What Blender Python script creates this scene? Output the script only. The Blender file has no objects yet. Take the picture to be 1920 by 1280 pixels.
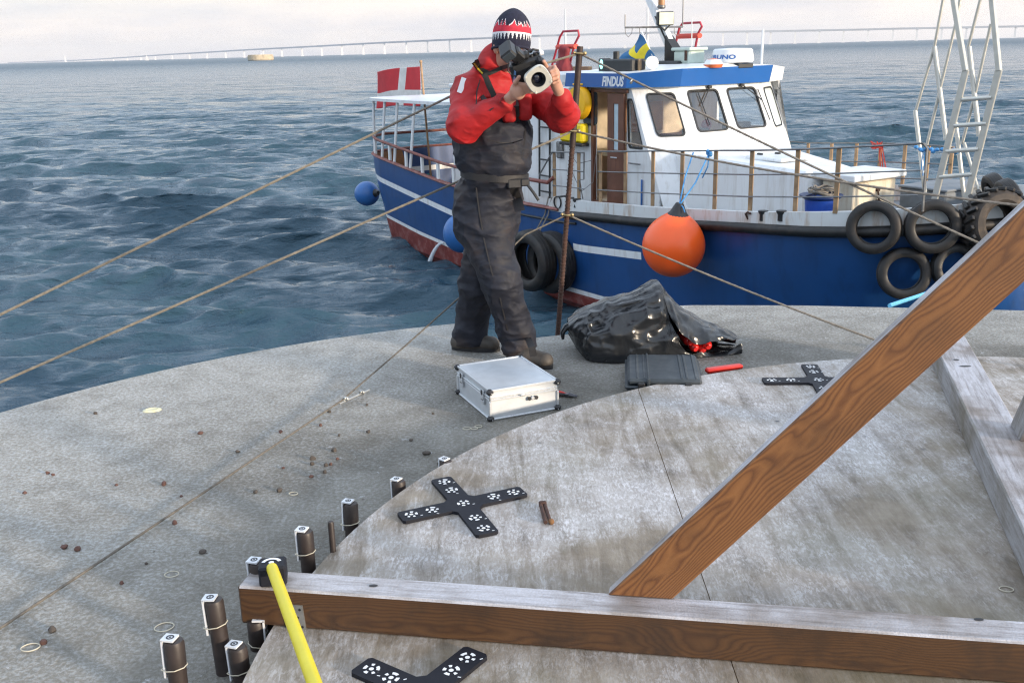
import bpy, math, random
import numpy as np
from mathutils import Vector, Matrix
from math import sin, cos, tan, atan2, pi, radians, sqrt, hypot, exp, floor

S = bpy.context.scene
COL = S.collection
rng = random.Random(7)
NR = np.random.RandomState(11)

# ------------------------------------------------------------------ camera
FPX, EYE = 1867.0, 1.68
PITCH, ROLL = math.atan(545.3/FPX), math.atan(49/1920)
_fw = np.array([0, cos(PITCH), -sin(PITCH)]); _r0 = np.array([1., 0, 0]); _u0 = np.cross(_r0, _fw)
_R = _r0*cos(ROLL)-_u0*sin(ROLL); _U = _u0*cos(ROLL)+_r0*sin(ROLL); _C = np.array([0, 0, EYE])
cd = bpy.data.cameras.new('camera'); cam = bpy.data.objects.new('camera', cd); COL.objects.link(cam)
cd.sensor_width = 36; cd.lens = 36*FPX/1920; cd.clip_start = .05; cd.clip_end = 60000
cam.matrix_world = Matrix(((_R[0], _U[0], -_fw[0], 0), (_R[1], _U[1], -_fw[1], 0), (_R[2], _U[2], -_fw[2], EYE), (0, 0, 0, 1)))
S.camera = cam

# ------------------------------------------------------------------ light
SUN_AZ, SUN_EL = radians(-36), radians(9)          # azimuth measured from +X towards +Y
sd = Vector((cos(SUN_AZ)*cos(SUN_EL), sin(SUN_AZ)*cos(SUN_EL), sin(SUN_EL)))
ld = bpy.data.lights.new('sun', 'SUN'); ld.energy = 2.7; ld.angle = radians(4); ld.color = (1.0, .83, .64)
sun = bpy.data.objects.new('sun', ld); COL.objects.link(sun)
sun.rotation_euler = (-sd).to_track_quat('-Z', 'Y').to_euler(); sun.location = (8, -6, 6)
W = bpy.data.worlds.new('World'); S.world = W; W.use_nodes = True
wn, wl = W.node_tree.nodes, W.node_tree.links; wn.clear()
wo = wn.new('ShaderNodeOutputWorld'); bg = wn.new('ShaderNodeBackground'); wl.new(bg.outputs[0], wo.inputs[0])
sky = wn.new('ShaderNodeTexSky'); sky.sky_type = 'NISHITA'; sky.sun_disc = False
sky.sun_elevation = SUN_EL; sky.sun_rotation = pi/2-SUN_AZ; sky.air_density = 1.0; sky.dust_density = 1.2; sky.ozone_density = 1.6
bg.inputs[1].default_value = .15
tc = wn.new('ShaderNodeTexCoord')
sep = wn.new('ShaderNodeSeparateXYZ'); wl.new(tc.outputs['Generated'], sep.inputs[0])
mp = wn.new('ShaderNodeMapping'); mp.inputs['Scale'].default_value = (1.6, 1.6, 9); wl.new(tc.outputs['Generated'], mp.inputs[0])
cn = wn.new('ShaderNodeTexNoise'); cn.inputs['Scale'].default_value = 2.3; cn.inputs['Detail'].default_value = 7; cn.inputs['Roughness'].default_value = .55
wl.new(mp.outputs[0], cn.inputs[0])
cr = wn.new('ShaderNodeValToRGB')                    # thin high cloud: cream lit banks, lavender grey between
cr.color_ramp.elements[0].position = .36; cr.color_ramp.elements[0].color = (2.7, 2.72, 3.08, 1)
cr.color_ramp.elements[1].position = .62; cr.color_ramp.elements[1].color = (4.2, 3.75, 3.5, 1)
wl.new(cn.outputs['Fac'], cr.inputs[0])
hz = wn.new('ShaderNodeMapRange'); hz.inputs[1].default_value = .03; hz.inputs[2].default_value = .34; hz.inputs[3].default_value = .92; hz.inputs[4].default_value = .16
wl.new(sep.outputs[2], hz.inputs[0])
mx = wn.new('ShaderNodeMixRGB'); wl.new(hz.outputs[0], mx.inputs[0]); wl.new(sky.outputs[0], mx.inputs[1]); wl.new(cr.outputs[0], mx.inputs[2])
up_ = wn.new('ShaderNodeMapRange'); up_.inputs[1].default_value = .07; up_.inputs[2].default_value = .40; up_.inputs[3].default_value = 0.; up_.inputs[4].default_value = .82   # bright thin overcast overhead
wl.new(sep.outputs[2], up_.inputs[0])
mu = wn.new('ShaderNodeMixRGB'); wl.new(up_.outputs[0], mu.inputs[0]); wl.new(mx.outputs[0], mu.inputs[1]); mu.inputs[2].default_value = (4.2, 4.85, 5.8, 1)
wl.new(mu.outputs[0], bg.inputs[0])
S.view_settings.view_transform = 'Standard'; S.view_settings.look = 'None'
S.view_settings.exposure = 1.0; S.view_settings.gamma = 1.0; S.view_settings.use_curve_mapping = False
S.render.engine = 'CYCLES'
S.cycles.use_denoising = True; S.cycles.denoising_input_passes = 'RGB_ALBEDO_NORMAL'; S.cycles.denoising_prefilter = 'NONE'; S.cycles.filter_width = 1.25
S.cycles.max_bounces = 6; S.cycles.transparent_max_bounces = 12; S.cycles.caustics_reflective = False; S.cycles.caustics_refractive = False

# ------------------------------------------------------------------ survey of the place (metres)
def ray(x, y): return _fw+_R*((x-960)/FPX)+_U*((640-y)/FPX)
def at_z(x, y, z=0.): d = ray(x, y); return _C+d*((z-EYE)/d[2])
def at_y(x, y, Y): d = ray(x, y); return _C+d*(Y/d[1])
def at_plane(x, y, p0, n): d = ray(x, y); n = np.array(n, float); return _C+d*(np.dot(np.array(p0)-_C, n)/np.dot(d, n))
SEA = -2.45
HD = radians(-58); bh = np.array([cos(HD), sin(HD), 0]); bp = np.array([-sin(HD), cos(HD), 0])
BO = np.array([3.05, 16.51, SEA])                    # boat origin on the water
def wor(l): return BO+bh*l[0]+bp*l[1]+np.array([0, 0, l[2]])
def loc(w): v = np.array(w)-BO; return np.array([v@bh, v@bp, v[2]])
def on_y(px, py, y): return loc(at_plane(px, py, wor((0, y, 0)), bp))
def on_x(px, py, x): return loc(at_plane(px, py, wor((x, 0, 0)), bh))

# ------------------------------------------------------------------ materials
def lin(c):
    return tuple((x/12.92 if x <= .04045 else ((x+.055)/1.055)**2.4) for x in c)
def nt(name):
    m = bpy.data.materials.new(name); m.use_nodes = True; n = m.node_tree.nodes; l = m.node_tree.links
    return m, n, l, n['Principled BSDF']
def noise(n, l, vec, scale, detail=4, rough=.55, dist=0):
    t = n.new('ShaderNodeTexNoise'); t.inputs['Scale'].default_value = scale; t.inputs['Detail'].default_value = detail
    t.inputs['Roughness'].default_value = rough; t.inputs['Distortion'].default_value = dist
    if vec is not None: l.new(vec, t.inputs['Vector'])
    return t.outputs['Fac']
def ridged(n, l, vec, scale=1., detail=3):
    t = n.new('ShaderNodeTexNoise'); t.noise_type = 'RIDGED_MULTIFRACTAL'; t.inputs['Scale'].default_value = scale; t.inputs['Detail'].default_value = detail; t.inputs['Distortion'].default_value = .6
    l.new(vec, t.inputs['Vector']); return t.outputs['Fac']
def ramp(n, l, fac, stops):
    r = n.new('ShaderNodeValToRGB'); e = r.color_ramp.elements
    while len(e) < len(stops): e.new(.5)
    for i, (p, c) in enumerate(stops):
        e[i].position = p; e[i].color = (c if isinstance(c, tuple) else (c, c, c))+(1,) if not (isinstance(c, tuple) and len(c) == 4) else c
    l.new(fac, r.inputs[0]); return r.outputs[0]
def mixc(n, l, fac, a, b, mode='MIX'):
    x = n.new('ShaderNodeMixRGB'); x.blend_type = mode
    for i, v in ((0, fac), (1, a), (2, b)):
        if hasattr(v, 'is_output'): l.new(v, x.inputs[i])
        else: x.inputs[i].default_value = v if i == 0 else (tuple(v)+(1,))[:4]
    return x.outputs[0]
def mth(n, l, op, a, b=None, c=None):
    x = n.new('ShaderNodeMath'); x.operation = op
    for i, v in enumerate((a, b, c)):
        if v is None: continue
        if hasattr(v, 'is_output'): l.new(v, x.inputs[i])
        else: x.inputs[i].default_value = v
    return x.outputs[0]
def coords(n, l, scale=None, kind='Object'):
    t = n.new('ShaderNodeTexCoord'); o = t.outputs[kind]
    if scale is not None:
        m = n.new('ShaderNodeMapping'); m.inputs['Scale'].default_value = scale; l.new(o, m.inputs[0]); o = m.outputs[0]
    return o
def bumpn(n, l, bs, h, strength, dist=.01, prev=None):
    b = n.new('ShaderNodeBump'); b.inputs['Strength'].default_value = strength; b.inputs['Distance'].default_value = dist
    l.new(h, b.inputs['Height'])
    if prev is not None: l.new(prev, b.inputs['Normal'])
    l.new(b.outputs[0], bs.inputs['Normal']); return b.outputs[0]
def mat(name, col, rough=.5, metal=0., var=.12, vs=6., bump=0., bs=80., bd=.004, dirt=None, da=.5, ds=3., coat=0., spec=.5, streak=None, crease=None):
    """general weathered surface: base tint with soft variation, stains with a shape of their own, fine relief"""
    m, n, l, b = nt(name); c = coords(n, l)
    f = noise(n, l, c, vs, 5)
    a = tuple(x*(1-var) for x in col); d = tuple(min(1, x*(1+var)) for x in col)
    o = ramp(n, l, f, [(.3, a), (.7, d)])
    if dirt is not None:
        cc = coords(n, l, streak) if streak else c
        g = noise(n, l, cc, ds, 6, .65)
        g = ramp(n, l, g, [(.5, 0.), (.72, da)])
        o = mixc(n, l, g, o, dirt)
    l.new(o, b.inputs['Base Color'])
    b.inputs['Roughness'].default_value = rough; b.inputs['Metallic'].default_value = metal
    b.inputs['Coat Weight'].default_value = coat; b.inputs['Specular IOR Level'].default_value = spec
    r2 = noise(n, l, c, vs*2.3, 4)
    rr = n.new('ShaderNodeMapRange'); rr.inputs[3].default_value = max(.02, rough-.1); rr.inputs[4].default_value = min(1, rough+.12); l.new(r2, rr.inputs[0]); l.new(rr.outputs[0], b.inputs['Roughness'])
    pv_ = None
    if crease:                                               # sharp creases: ridged relief (scale xyz, strength, depth)
        for sc_, st_, dp_ in crease: pv_ = bumpn(n, l, b, ridged(n, l, coords(n, l, sc_)), st_, dp_, pv_)
    if bump: bumpn(n, l, b, noise(n, l, c, bs, 4), bump, bd, pv_)
    return m
def glassy(name, tint, rough=.02, mixv=.55):
    m, n, l, b = nt(name); out = n['Material Output']
    g = n.new('ShaderNodeBsdfGlossy'); g.inputs['Roughness'].default_value = rough; g.inputs[0].default_value = (1, 1, 1, 1)
    t = n.new('ShaderNodeBsdfTransparent'); t.inputs[0].default_value = tint+(1,)
    lw_ = n.new('ShaderNodeLayerWeight'); lw_.inputs[0].default_value = .35; fr = n.new('ShaderNodeMapRange'); fr.inputs[3].default_value = .035; fr.inputs[4].default_value = .30; l.new(lw_.outputs['Facing'], fr.inputs[0])
    x = n.new('ShaderNodeMixShader'); l.new(fr.outputs[0], x.inputs[0]); l.new(t.outputs[0], x.inputs[1]); l.new(g.outputs[0], x.inputs[2]); l.new(x.outputs[0], out.inputs[0])
    return m

# ------------------------------------------------------------------ mesh builder
def frame_from(d):
    d = np.array(d, float); d /= np.linalg.norm(d)
    a = np.array([0, 0, 1.]) if abs(d[2]) < .9 else np.array([1., 0, 0])
    u = np.cross(a, d); u /= np.linalg.norm(u); return u, np.cross(d, u), d
def rotm(rx=0, ry=0, rz=0): return np.array(Matrix.Rotation(rz, 3, 'Z') @ Matrix.Rotation(ry, 3, 'Y') @ Matrix.Rotation(rx, 3, 'X'))
class MB:
    def __init__(s): s.v = []; s.f = []; s.m = []
    def add(s, vs, fs, mi=0):
        k = len(s.v); s.v += [tuple(map(float, p)) for p in vs]
        s.f += [tuple(i+k for i in f) for f in fs]
        s.m += [mi]*len(fs) if isinstance(mi, int) else list(mi); return s
    def box(s, c, size, R=None, mi=0, b=0.):
        x, y, z = (q/2 for q in size); R = np.eye(3) if R is None else np.array(R); c = np.array(c, float)
        if b > 0:                                             # chamfered box
            b = min(b, x*.95, y*.95, z*.95); P = []; idx = {}
            for sx in (-1, 1):
                for sy in (-1, 1):
                    for sz in (-1, 1):
                        for ax in range(3):
                            q = [sx*(x-b), sy*(y-b), sz*(z-b)]; q[ax] = (sx*x, sy*y, sz*z)[ax]
                            idx[(sx, sy, sz, ax)] = len(P); P.append(c+R@np.array(q))
            F = []
            def q4(a): F.append(tuple(idx[k] for k in a))
            for sg in (-1, 1):
                for ax in range(3):
                    o = [(-1, -1), (1, -1), (1, 1), (-1, 1)]
                    if sg < 0: o = o[::-1]
                    ks = []
                    for a, bb in o:
                        t = [0, 0, 0]; t[ax] = sg; t[(ax+1) % 3] = a; t[(ax+2) % 3] = bb; ks.append((t[0], t[1], t[2], ax))
                    q4(ks)
            for ax in range(3):
                a1, a2 = (ax+1) % 3, (ax+2) % 3
                for s1 in (-1, 1):
                    for s2 in (-1, 1):
                        t = [0, 0, 0]; t[a1] = s1; t[a2] = s2
                        lo = list(t); lo[ax] = -1; hi = list(t); hi[ax] = 1
                        ks = [tuple(lo)+(a1,), tuple(hi)+(a1,), tuple(hi)+(a2,), tuple(lo)+(a2,)]
                        q4(ks if s1*s2 < 0 else ks[::-1])
            for sx in (-1, 1):
                for sy in (-1, 1):
                    for sz in (-1, 1):
                        ks = [(sx, sy, sz, 0), (sx, sy, sz, 1), (sx, sy, sz, 2)]
                        q4(ks if sx*sy*sz > 0 else ks[::-1])
            return s.add(P, F, mi)
        P = [c+R@np.array((a*x, bb*y, d*z)) for d in (-1, 1) for bb in (-1, 1) for a in (-1, 1)]
        return s.add(P, [(0, 2, 3, 1), (4, 5, 7, 6), (0, 1, 5, 4), (2, 6, 7, 3), (0, 4, 6, 2), (1, 3, 7, 5)], mi)
    def prism(s, pts, vec, mi=0):
        n = len(pts); P = [np.array(p, float) for p in pts]; vec = np.array(vec, float)
        nn = sum((np.cross(P[i], P[(i+1) % n]) for i in range(n)), np.zeros(3))
        if nn@vec < 0: P = P[::-1]
        Q = [p+vec for p in P]
        return s.add(P+Q, [tuple(range(n))[::-1], tuple(range(n, 2*n))]+[(i, (i+1) % n, n+(i+1) % n, n+i) for i in range(n)], mi)
    def tube(s, path, r, n=8, mi=0, caps=True, twist=0, flat=1.):
        P = [np.array(p, float) for p in path]; k = len(P); rr = r if hasattr(r, '__len__') else [r]*k
        d = P[1]-P[0]; u, v, d = frame_from(d); V = []
        for i in range(k):
            t = P[min(i+1, k-1)]-P[max(i-1, 0)]; ln = np.linalg.norm(t)
            if ln > 1e-9:
                t = t/ln; u = u-t*(u@t); u /= np.linalg.norm(u); v = np.cross(t, u)
            for j in range(n):
                a = 2*pi*j/n+twist*i; V.append(P[i]+(u*cos(a)+v*sin(a)*flat)*rr[i])
        F = [(i*n+j, i*n+(j+1) % n, (i+1)*n+(j+1) % n, (i+1)*n+j) for i in range(k-1) for j in range(n)]
        if caps: F += [tuple(range(n))[::-1], tuple(range((k-1)*n, k*n))]
        return s.add(V, F, mi)
    def cyl(s, a, b, r, n=14, mi=0, r2=None): return s.tube([a, b], [r, r if r2 is None else r2], n, mi)
    def lathe(s, prof, n=24, o=(0, 0, 0), ax=(0, 0, 1), mi=0, closed=False):
        u, v, d = frame_from(ax); o = np.array(o, float); k = len(prof); V = []
        for (r, z) in prof:
            for j in range(n):
                a = 2*pi*j/n; V.append(o+d*z+(u*cos(a)+v*sin(a))*max(r, 1e-5))
        rng_ = range(k if closed else k-1)
        F = [(i*n+j, i*n+(j+1) % n, ((i+1) % k)*n+(j+1) % n, ((i+1) % k)*n+j) for i in rng_ for j in range(n)]
        mm = mi if isinstance(mi, int) else [mi[i] for i in rng_ for j in range(n)]
        return s.add(V, F, mm)
    def torus(s, c, ax, R, r, n=24, m=8, mi=0, sq=1.):
        return s.lathe([(R+r*cos(2*pi*j/m), r*sq*sin(2*pi*j/m)) for j in range(m)], n, c, ax, mi, True)
    def ball(s, c, r, n=14, m=9, R=None, mi=0):
        r = np.array([r]*3 if not hasattr(r, '__len__') else r, float); R = np.eye(3) if R is None else np.array(R); c = np.array(c, float); V = []
        for i in range(m+1):
            t = pi*i/m-pi/2
            for j in range(n):
                a = 2*pi*j/n; V.append(c+R@(r*np.array([cos(t)*cos(a), cos(t)*sin(a), sin(t)])+0))
        return s.add(V, [(i*n+j, i*n+(j+1) % n, (i+1)*n+(j+1) % n, (i+1)*n+j) for i in range(m) for j in range(n)], mi)
    def grid(s, fn, nu, nv, mi=0, flip=False):
        V = [fn(i/(nu-1), j/(nv-1)) for i in range(nu) for j in range(nv)]
        F = []; mm = []
        for i in range(nu-1):
            for j in range(nv-1):
                q = (i*nv+j, (i+1)*nv+j, (i+1)*nv+j+1, i*nv+j+1); F.append(q[::-1] if flip else q)
                mm.append(mi((i+.5)/(nu-1), (j+.5)/(nv-1)) if callable(mi) else mi)
        return s.add(V, F, mm)
    def quad(s, a, b, c, d, mi=0): return s.add([a, b, c, d], [(0, 1, 2, 3)], mi)

def mesh_obj(name, v, f, mats, mi=None, smooth=True, sharp=38):
    me = bpy.data.meshes.new(name)
    me.from_pydata([tuple(p) for p in v], [], [tuple(q) for q in f])
    for m in (mats if isinstance(mats, (list, tuple)) else [mats]): me.materials.append(m)
    if mi is not None: me.polygons.foreach_set('material_index', np.array(mi, dtype=np.int32))
    me.validate(); me.update()
    if smooth:
        me.polygons.foreach_set('use_smooth', np.ones(len(me.polygons), dtype=bool))
        if sharp < 180: me.set_sharp_from_angle(angle=radians(sharp))
    o = bpy.data.objects.new(name, me); COL.objects.link(o); return o
def tag(o, label=None, cat=None, group=None, kind=None):
    if label: o['label'] = label
    if cat: o['category'] = cat
    if group: o['group'] = group
    if kind: o['kind'] = kind
    return o
def thing(name, label, cat, at=(0, 0, 0), rz=0., group=None, R=None):
    o = bpy.data.objects.new(name, None); o.empty_display_size = .1; COL.objects.link(o)
    if R is not None: o.matrix_world = Matrix.Translation(Vector([float(q) for q in at])) @ Matrix([list(map(float, r)) for r in R]).to_4x4()
    else: o.location = [float(q) for q in at]; o.rotation_euler = (0, 0, rz)
    return tag(o, label, cat, group)
def part(name, mb, mats, parent, label=None, sharp=38, smooth=True, at=None, R=None):
    o = mesh_obj(name, mb.v, mb.f, mats, mb.m, smooth, sharp); o.parent = parent
    if at is not None:
        M = Matrix.Translation(Vector([float(q) for q in at]))
        if R is not None: M = M @ Matrix([list(map(float, r)) for r in R]).to_4x4()
        o.matrix_local = M
    if label: o['label'] = label
    return o
def solo(name, mb, mats, label=None, cat=None, at=(0, 0, 0), group=None, kind=None, sharp=38, smooth=True, rel=True):
    """one thing that is one mesh; vertices given in world metres are stored about its base point"""
    a = np.array(at, float)
    v = [tuple(np.array(p)-a) for p in mb.v] if rel else mb.v
    o = mesh_obj(name, v, mb.f, mats, mb.m, smooth, sharp); o.location = [float(q) for q in a]
    return tag(o, label, cat, group, kind)
def dup(o, loc_=None, rz=None, label=None, group=None):
    def cp(q, par):
        c = q.copy(); COL.objects.link(c)
        if par is not None: c.parent = par
        for ch in list(q.children): cp(ch, c)
        return c
    r = cp(o, None)
    if loc_ is not None: r.location = [float(q) for q in loc_]
    if rz is not None: r.rotation_euler = (0, 0, rz)
    if label: r['label'] = label
    if group: r['group'] = group
    return r
def text_mb(body, h, align='CENTER', shear=0., bold=0., spacing=1., xs=1., ext=.002):
    cu = bpy.data.curves.new('lettering', 'FONT'); cu.body = body; cu.size = 1.; cu.align_x = align; cu.align_y = 'CENTER'
    cu.shear = shear; cu.offset = bold; cu.space_character = spacing; cu.resolution_u = 3
    o = bpy.data.objects.new('lettering', cu); COL.objects.link(o); bpy.context.view_layer.update()
    me = bpy.data.meshes.new_from_object(o.evaluated_get(bpy.context.evaluated_depsgraph_get()))
    V = np.array([v.co[:] for v in me.vertices]); F = [tuple(p.vertices) for p in me.polygons]
    COL.objects.unlink(o); bpy.data.objects.remove(o); bpy.data.curves.remove(cu); bpy.data.meshes.remove(me)
    k = h/.70; V = V*np.array([k*xs, k, 1]); return V, F
def put_text(mb, VF, o, ux, uy, n, mi=0, off=.003):
    V, F = VF; o = np.array(o, float); ux = np.array(ux, float); uy = np.array(uy, float); n = np.array(n, float)
    return mb.add([o+ux*p[0]+uy*p[1]+n*off for p in V], F, mi)

# ------------------------------------------------------------------ soft-body surfaces (signed distance -> surface nets)
_T = NR.rand(32768).astype(np.float32)
def vnoise(P):
    i = np.floor(P).astype(np.int64); f = (P-i).astype(np.float32); f = f*f*(3-2*f)
    def h(a, b, c): return _T[((i[:, 0]+a)*73+(i[:, 1]+b)*1571+(i[:, 2]+c)*9973) & 32767]
    x0 = h(0, 0, 0)*(1-f[:, 0])+h(1, 0, 0)*f[:, 0]; x1 = h(0, 1, 0)*(1-f[:, 0])+h(1, 1, 0)*f[:, 0]
    x2 = h(0, 0, 1)*(1-f[:, 0])+h(1, 0, 1)*f[:, 0]; x3 = h(0, 1, 1)*(1-f[:, 0])+h(1, 1, 1)*f[:, 0]
    return (x0*(1-f[:, 1])+x1*f[:, 1])*(1-f[:, 2])+(x2*(1-f[:, 1])+x3*f[:, 1])*f[:, 2]
def fold(P, sc):                                             # cloth-like ridges, 0..1
    q = P*np.array(sc); w = vnoise(P*3.1+5)[:, None]*1.6
    return 1-np.abs(2*vnoise(q+w)-1)
def cap(a, b, ra, rb):
    a = np.array(a, float); b = np.array(b, float); ba = b-a; L = ba@ba
    def f(P):
        h = np.clip((P-a)@ba/L, 0, 1); return np.linalg.norm(P-a-h[:, None]*ba, axis=1)-(ra+(rb-ra)*h)
    return f
def ell(c, r, R=None):
    c = np.array(c, float); r = np.array(r, float); R = np.eye(3) if R is None else np.array(R)
    def f(P):
        q = (P-c)@R; k0 = np.linalg.norm(q/r, axis=1); k1 = np.linalg.norm(q/(r*r), axis=1)+1e-9; return k0*(k0-1)/k1
    return f
def rbox(c, hs, rad, R=None):
    c = np.array(c, float); hs = np.array(hs, float)-rad; R = np.eye(3) if R is None else np.array(R)
    def f(P):
        q = np.abs((P-c)@R)-hs; return np.linalg.norm(np.maximum(q, 0), axis=1)+np.minimum(q.max(1), 0)-rad
    return f
def smin(a, b, k):
    h = np.maximum(k-np.abs(a-b), 0)/k; return np.minimum(a, b)-h*h*k*.25
def union(fs, k):
    def f(P):
        d = fs[0](P)
        for g in fs[1:]: d = smin(d, g(P), k)
        return d
    return f
def nets(f, lo, hi, h, margin=.03, B=12):
    lo = np.array(lo, float); n = np.ceil((np.array(hi)-lo)/h/B).astype(int)*B+1
    D = np.full(n, 1., np.float32); nb = (n-1)//B
    bi = np.stack(np.meshgrid(*[np.arange(q) for q in nb], indexing='ij'), -1).reshape(-1, 3)
    cen = lo+(bi*B+B/2)*h; d = f(cen); near = np.abs(d) < B*h*.9+margin
    for b, dd in zip(bi[~near], d[~near]):
        D[b[0]*B:b[0]*B+B+1, b[1]*B:b[1]*B+B+1, b[2]*B:b[2]*B+B+1] = dd
    g = np.stack(np.meshgrid(*[np.arange(B+1)]*3, indexing='ij'), -1).reshape(-1, 3)
    nn = bi[near]
    for k in range(0, len(nn), 60):
        bb = nn[k:k+60]; P = (lo+(bb[:, None, :]*B+g[None])*h).reshape(-1, 3); v = f(P).astype(np.float32).reshape(len(bb), B+1, B+1, B+1)
        for q, b in enumerate(bb): D[b[0]*B:b[0]*B+B+1, b[1]*B:b[1]*B+B+1, b[2]*B:b[2]*B+B+1] = v[q]
    s = D < 0
    c8 = [s[i:n[0]-1+i, j:n[1]-1+j, k:n[2]-1+k] for i in (0, 1) for j in (0, 1) for k in (0, 1)]
    cnt = sum(c.astype(np.int8) for c in c8); mask = (cnt > 0) & (cnt < 8)
    I = np.argwhere(mask); idm = np.full(mask.shape, -1, np.int32); idm[mask] = np.arange(len(I))
    acc = np.zeros((len(I), 3)); w = np.zeros(len(I))
    cor = [(i, j, k) for i in (0, 1) for j in (0, 1) for k in (0, 1)]
    for a in cor:
        for ax in range(3):
            if a[ax]: continue
            b = list(a); b[ax] = 1
            da = D[I[:, 0]+a[0], I[:, 1]+a[1], I[:, 2]+a[2]]; db = D[I[:, 0]+b[0], I[:, 1]+b[1], I[:, 2]+b[2]]
            x = (da < 0) != (db < 0); t = np.where(x, da/np.where(x, da-db, 1), 0)
            p = np.tile(np.array(a, float), (len(I), 1)); p[:, ax] += t; acc += p*x[:, None]; w += x
    V = lo+(I+acc/w[:, None])*h
    F = []
    for ax in range(3):
        u, v = (ax+1) % 3, (ax+2) % 3
        sl = [slice(None)]*3; sh = [slice(None)]*3; sl[ax] = slice(0, n[ax]-1); sh[ax] = slice(1, n[ax])
        e = np.argwhere(s[tuple(sl)] != s[tuple(sh)]); e = e[(e[:, u] > 0) & (e[:, v] > 0) & (e[:, u] < n[u]-1) & (e[:, v] < n[v]-1)]
        def cell(du, dv):
            q = e.copy(); q[:, u] -= du; q[:, v] -= dv; return idm[q[:, 0], q[:, 1], q[:, 2]]
        Q = np.stack([cell(1, 1), cell(0, 1), cell(0, 0), cell(1, 0)], 1)
        inv = ~s[e[:, 0], e[:, 1], e[:, 2]]; Q[inv] = Q[inv][:, ::-1]; F.append(Q)
    F = np.concatenate(F); F = F[(F >= 0).all(1)]
    return V, F
def soft(name, f, lo, hi, h, mats, parent, origin=(0, 0, 0), matfn=None, margin=.03, label=None):
    V, F = nets(f, lo, hi, h, margin)
    mi = matfn(V[F].mean(1)) if matfn else None
    o = mesh_obj(name, V-np.array(origin), F.tolist(), mats, mi, True, 180)
    if parent is not None: o.parent = parent
    if label: o['label'] = label
    return o

# ------------------------------------------------------------------ sea
def water_mat():
    m, n, l, b = nt('sea_water_surface')
    g = n.new('ShaderNodeNewGeometry'); p = g.outputs['Position']
    b.inputs['Base Color'].default_value = (.029, .070, .102, 1); b.inputs['Roughness'].default_value = .10
    b.inputs['IOR'].default_value = 1.333
    mp1 = n.new('ShaderNodeMapping'); mp1.inputs['Scale'].default_value = (.7, 1.5, 1); mp1.inputs['Rotation'].default_value = (0, 0, radians(14)); l.new(p, mp1.inputs[0])
    h1 = noise(n, l, mp1.outputs[0], 2.6, 6, .68, .4); h2 = noise(n, l, mp1.outputs[0], .35, 4, .6, .2)
    cdn = n.new('ShaderNodeVectorMath'); cdn.operation = 'LENGTH'; l.new(p, cdn.inputs[0])      # open water far from the foundation carries unresolved chop
    fr_ = n.new('ShaderNodeMapRange'); fr_.inputs[1].default_value = 60; fr_.inputs[2].default_value = 900; fr_.inputs[3].default_value = .06; fr_.inputs[4].default_value = .34; l.new(cdn.outputs['Value'], fr_.inputs[0]); l.new(fr_.outputs[0], b.inputs['Roughness'])
    fs_ = n.new('ShaderNodeMapRange'); fs_.inputs[1].default_value = 40; fs_.inputs[2].default_value = 500; fs_.inputs[3].default_value = .5; fs_.inputs[4].default_value = .17; l.new(cdn.outputs['Value'], fs_.inputs[0]); l.new(fs_.outputs[0], b.inputs['Specular IOR Level'])
    h3 = noise(n, l, mp1.outputs[0], .09, 5, .65, .2)
    a = bumpn(n, l, b, h3, .8, 3.0); a = bumpn(n, l, b, h2, .8, .5, a); a = bumpn(n, l, b, h1, .8, .10, a)
    mp3 = n.new('ShaderNodeMapping'); mp3.inputs['Scale'].default_value = (.42, 1.25, 1); mp3.inputs['Rotation'].default_value = (0, 0, radians(10)); l.new(p, mp3.inputs[0])
    a = bumpn(n, l, b, ridged(n, l, mp3.outputs[0], 1.15, 6), .7, .16, a)
    bumpn(n, l, b, noise(n, l, mp3.outputs[0], 11, 3, .6, .5), .7, .035, a)
    return m
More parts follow.
